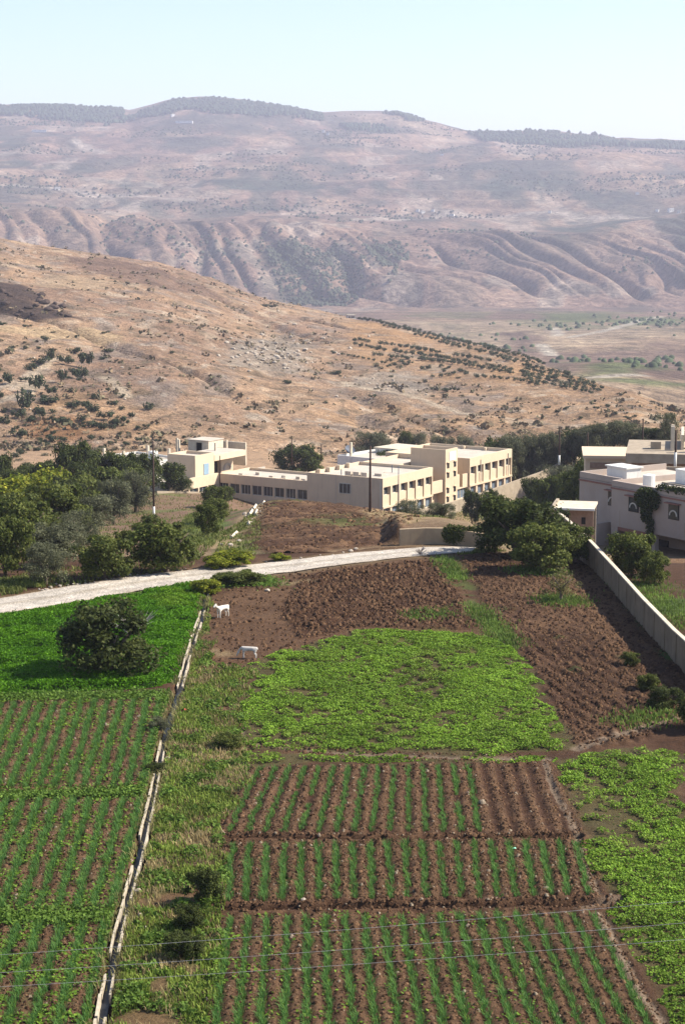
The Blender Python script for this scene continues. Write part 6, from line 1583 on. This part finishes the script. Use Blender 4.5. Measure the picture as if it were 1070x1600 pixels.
# ------------------------------------------------------------------ goats
def goat(px, py, hpx, heading, col, label, graze):
    x, y, z = atz(px, py); z = float(fz(x, y)[0]); H = hpx * y / F_PX
    J = {}; E = []; R = {}
    def j(n, p, r, par=None):
        J[n] = p; R[n] = r
        if par: E.append((par, n))
    j('hip', (-.38, 0, .66), .150); j('belly', (-.05, 0, .64), .165, 'hip'); j('chest', (.28, 0, .66), .155, 'belly'); j('sho', (.42, 0, .70), .12, 'chest')
    j('rump', (-.52, 0, .68), .10, 'hip'); j('tail', (-.60, 0, .60), .022, 'rump')
    if graze: j('neck', (.60, 0, .58), .075, 'sho'); j('head', (.70, .02, .36), .070, 'neck'); j('muz', (.80, .02, .16), .040, 'head')
    else: j('neck', (.58, 0, .80), .075, 'sho'); j('head', (.70, 0, .88), .070, 'neck'); j('muz', (.87, 0, .80), .040, 'head')
    for sgn, n in ((-1, 'r'), (1, 'l')):
        j('ear' + n, (J['head'][0] - .02, sgn * .13, J['head'][2] + .01), .018, 'head')
        j('horn' + n, (J['head'][0] - .09, sgn * .035, J['head'][2] + .13), .014, 'head')
        j('th' + n, (-.42, sgn * .10, .50), .080, 'hip'); j('kn' + n, (-.36, sgn * .11, .40), .052, 'th' + n); j('hk' + n, (-.47, sgn * .11, .25), .032, 'kn' + n); j('hf' + n, (-.44, sgn * .11, .02), .026, 'hk' + n)
        j('up' + n, (.34, sgn * .10, .48), .060, 'chest'); j('wr' + n, (.35, sgn * .10, .25), .034, 'up' + n); j('ff' + n, (.34, sgn * .10, .02), .026, 'wr' + n)
    names = list(J); idx = {n: i for i, n in enumerate(names)}
    me = bpy.data.meshes.new("goat"); me.from_pydata([J[n] for n in names], [(idx[a], idx[b]) for a, b in E], [])
    o = link("goat", me); sk = o.modifiers.new("skin", 'SKIN'); 
    for i, n in enumerate(names): me.skin_vertices[0].data[i].radius = (R[n], R[n]); me.skin_vertices[0].data[i].use_root = (n == 'hip')
    ss = o.modifiers.new("sub", 'SUBSURF'); ss.levels = 2; ss.render_levels = 2
    dg = bpy.context.evaluated_depsgraph_get(); me2 = bpy.data.meshes.new_from_object(o.evaluated_get(dg)); o.modifiers.clear(); o.data = me2
    me2.materials.clear(); me2.materials.append(mat_plain("goat_coat_%d" % px, col, tuple(c * .88 for c in col), 5, rough=.95))
    for p in me2.polygons: p.use_smooth = True
    k = H / .88; o.scale = (k, k, k); o.rotation_euler = (0, 0, heading); o.location = (x, y, z)
    tag(o, label, "goat"); return o
goat(348, 966, 22, math.radians(232), (.66, .61, .53), "white goat standing by the upper end of the channel", False)
goat(389, 1029, 22, math.radians(172), (.50, .46, .42), "grey white goat grazing at the corner of the bean patch", True)
# ------------------------------------------------------------------ small coloured litter in the weeds
def litter(px, py, s, col, label):
    x, y, z = atz(px, py); z = float(fz(x, y)[0]); m = MB(); m.add([(-.5, -.3, 0), (.1, -.4, .12), (.5, 0, .05), (.2, .4, .2), (-.4, .3, .08), (0, 0, .28)], [(0, 1, 5), (1, 2, 5), (2, 3, 5), (3, 4, 5), (4, 0, 5)])
    o = m.build("litter", mat_plain("litter_%d" % px, col, col, 3, rough=.5)); o.location = (x, y, z + .02); o.scale = (s, s, s); tag(o, label, "litter")
litter(288, 1112, .45, (.5, .06, .06), "crumpled red bag in the dry weeds below the alfalfa")
litter(223, 1236, .28, (.55, .05, .06), "red scrap at the end of the left weed strip by the channel")
litter(803, 1330, .16, (.3, .75, .5), "tiny pale green scrap in the middle right onion bed")
# ------------------------------------------------------------------ overhead wires in front of the camera's field
def wire(p0, p1, label):
    a = Vector(at(p0[0], p0[1], 47.0)); b = Vector(at(p1[0], p1[1], 43.0)); d = (b - a); a2 = a - d * .8; b2 = b + d * .8
    pts = []
    for k in range(41):
        t = k / 40; p = a2 + (b2 - a2) * t; s = (t - .5) * 2; p.z -= (1 - s * s) * .35 - .30; pts.append(p)
    o = MB().tube(pts, [.0036] * 41, 6).build("overhead_wire", mat_plain("aluminium_wire_%d" % p0[1], (.55, .53, .52), (.48, .46, .45), 2, rough=.5, metallic=.1)); tag(o, label, "wire", "overhead wires crossing the onion beds")
wire((0, 1492), (1070, 1408), "uppermost of the three thin overhead wires crossing the onion beds")
wire((0, 1520), (1070, 1442), "middle one of the three thin overhead wires crossing the onion beds")
wire((0, 1542), (1070, 1468), "lowest of the three thin overhead wires crossing the onion beds")
# ------------------------------------------------------------------ dusty air
def build_haze():
    m = bpy.data.materials.new("haze"); m.use_nodes = True; nt = m.node_tree; nt.nodes.clear()
    out = nt.nodes.new('ShaderNodeOutputMaterial'); pv = nt.nodes.new('ShaderNodeVolumePrincipled')
    pv.inputs['Color'].default_value = (.80, .80, 1.0, 1); pv.inputs['Density'].default_value = HAZE_D; pv.inputs['Anisotropy'].default_value = .15
    nt.links.new(pv.outputs[0], out.inputs['Volume'])
    o = MB().box(-16500, 16500, -900, 15000, -1100, 470).build("haze", m)
    tag(o, "pale blue dusty air filling the valley", "haze", kind="stuff")
HAZE_D = 1.08e-4
build_haze()
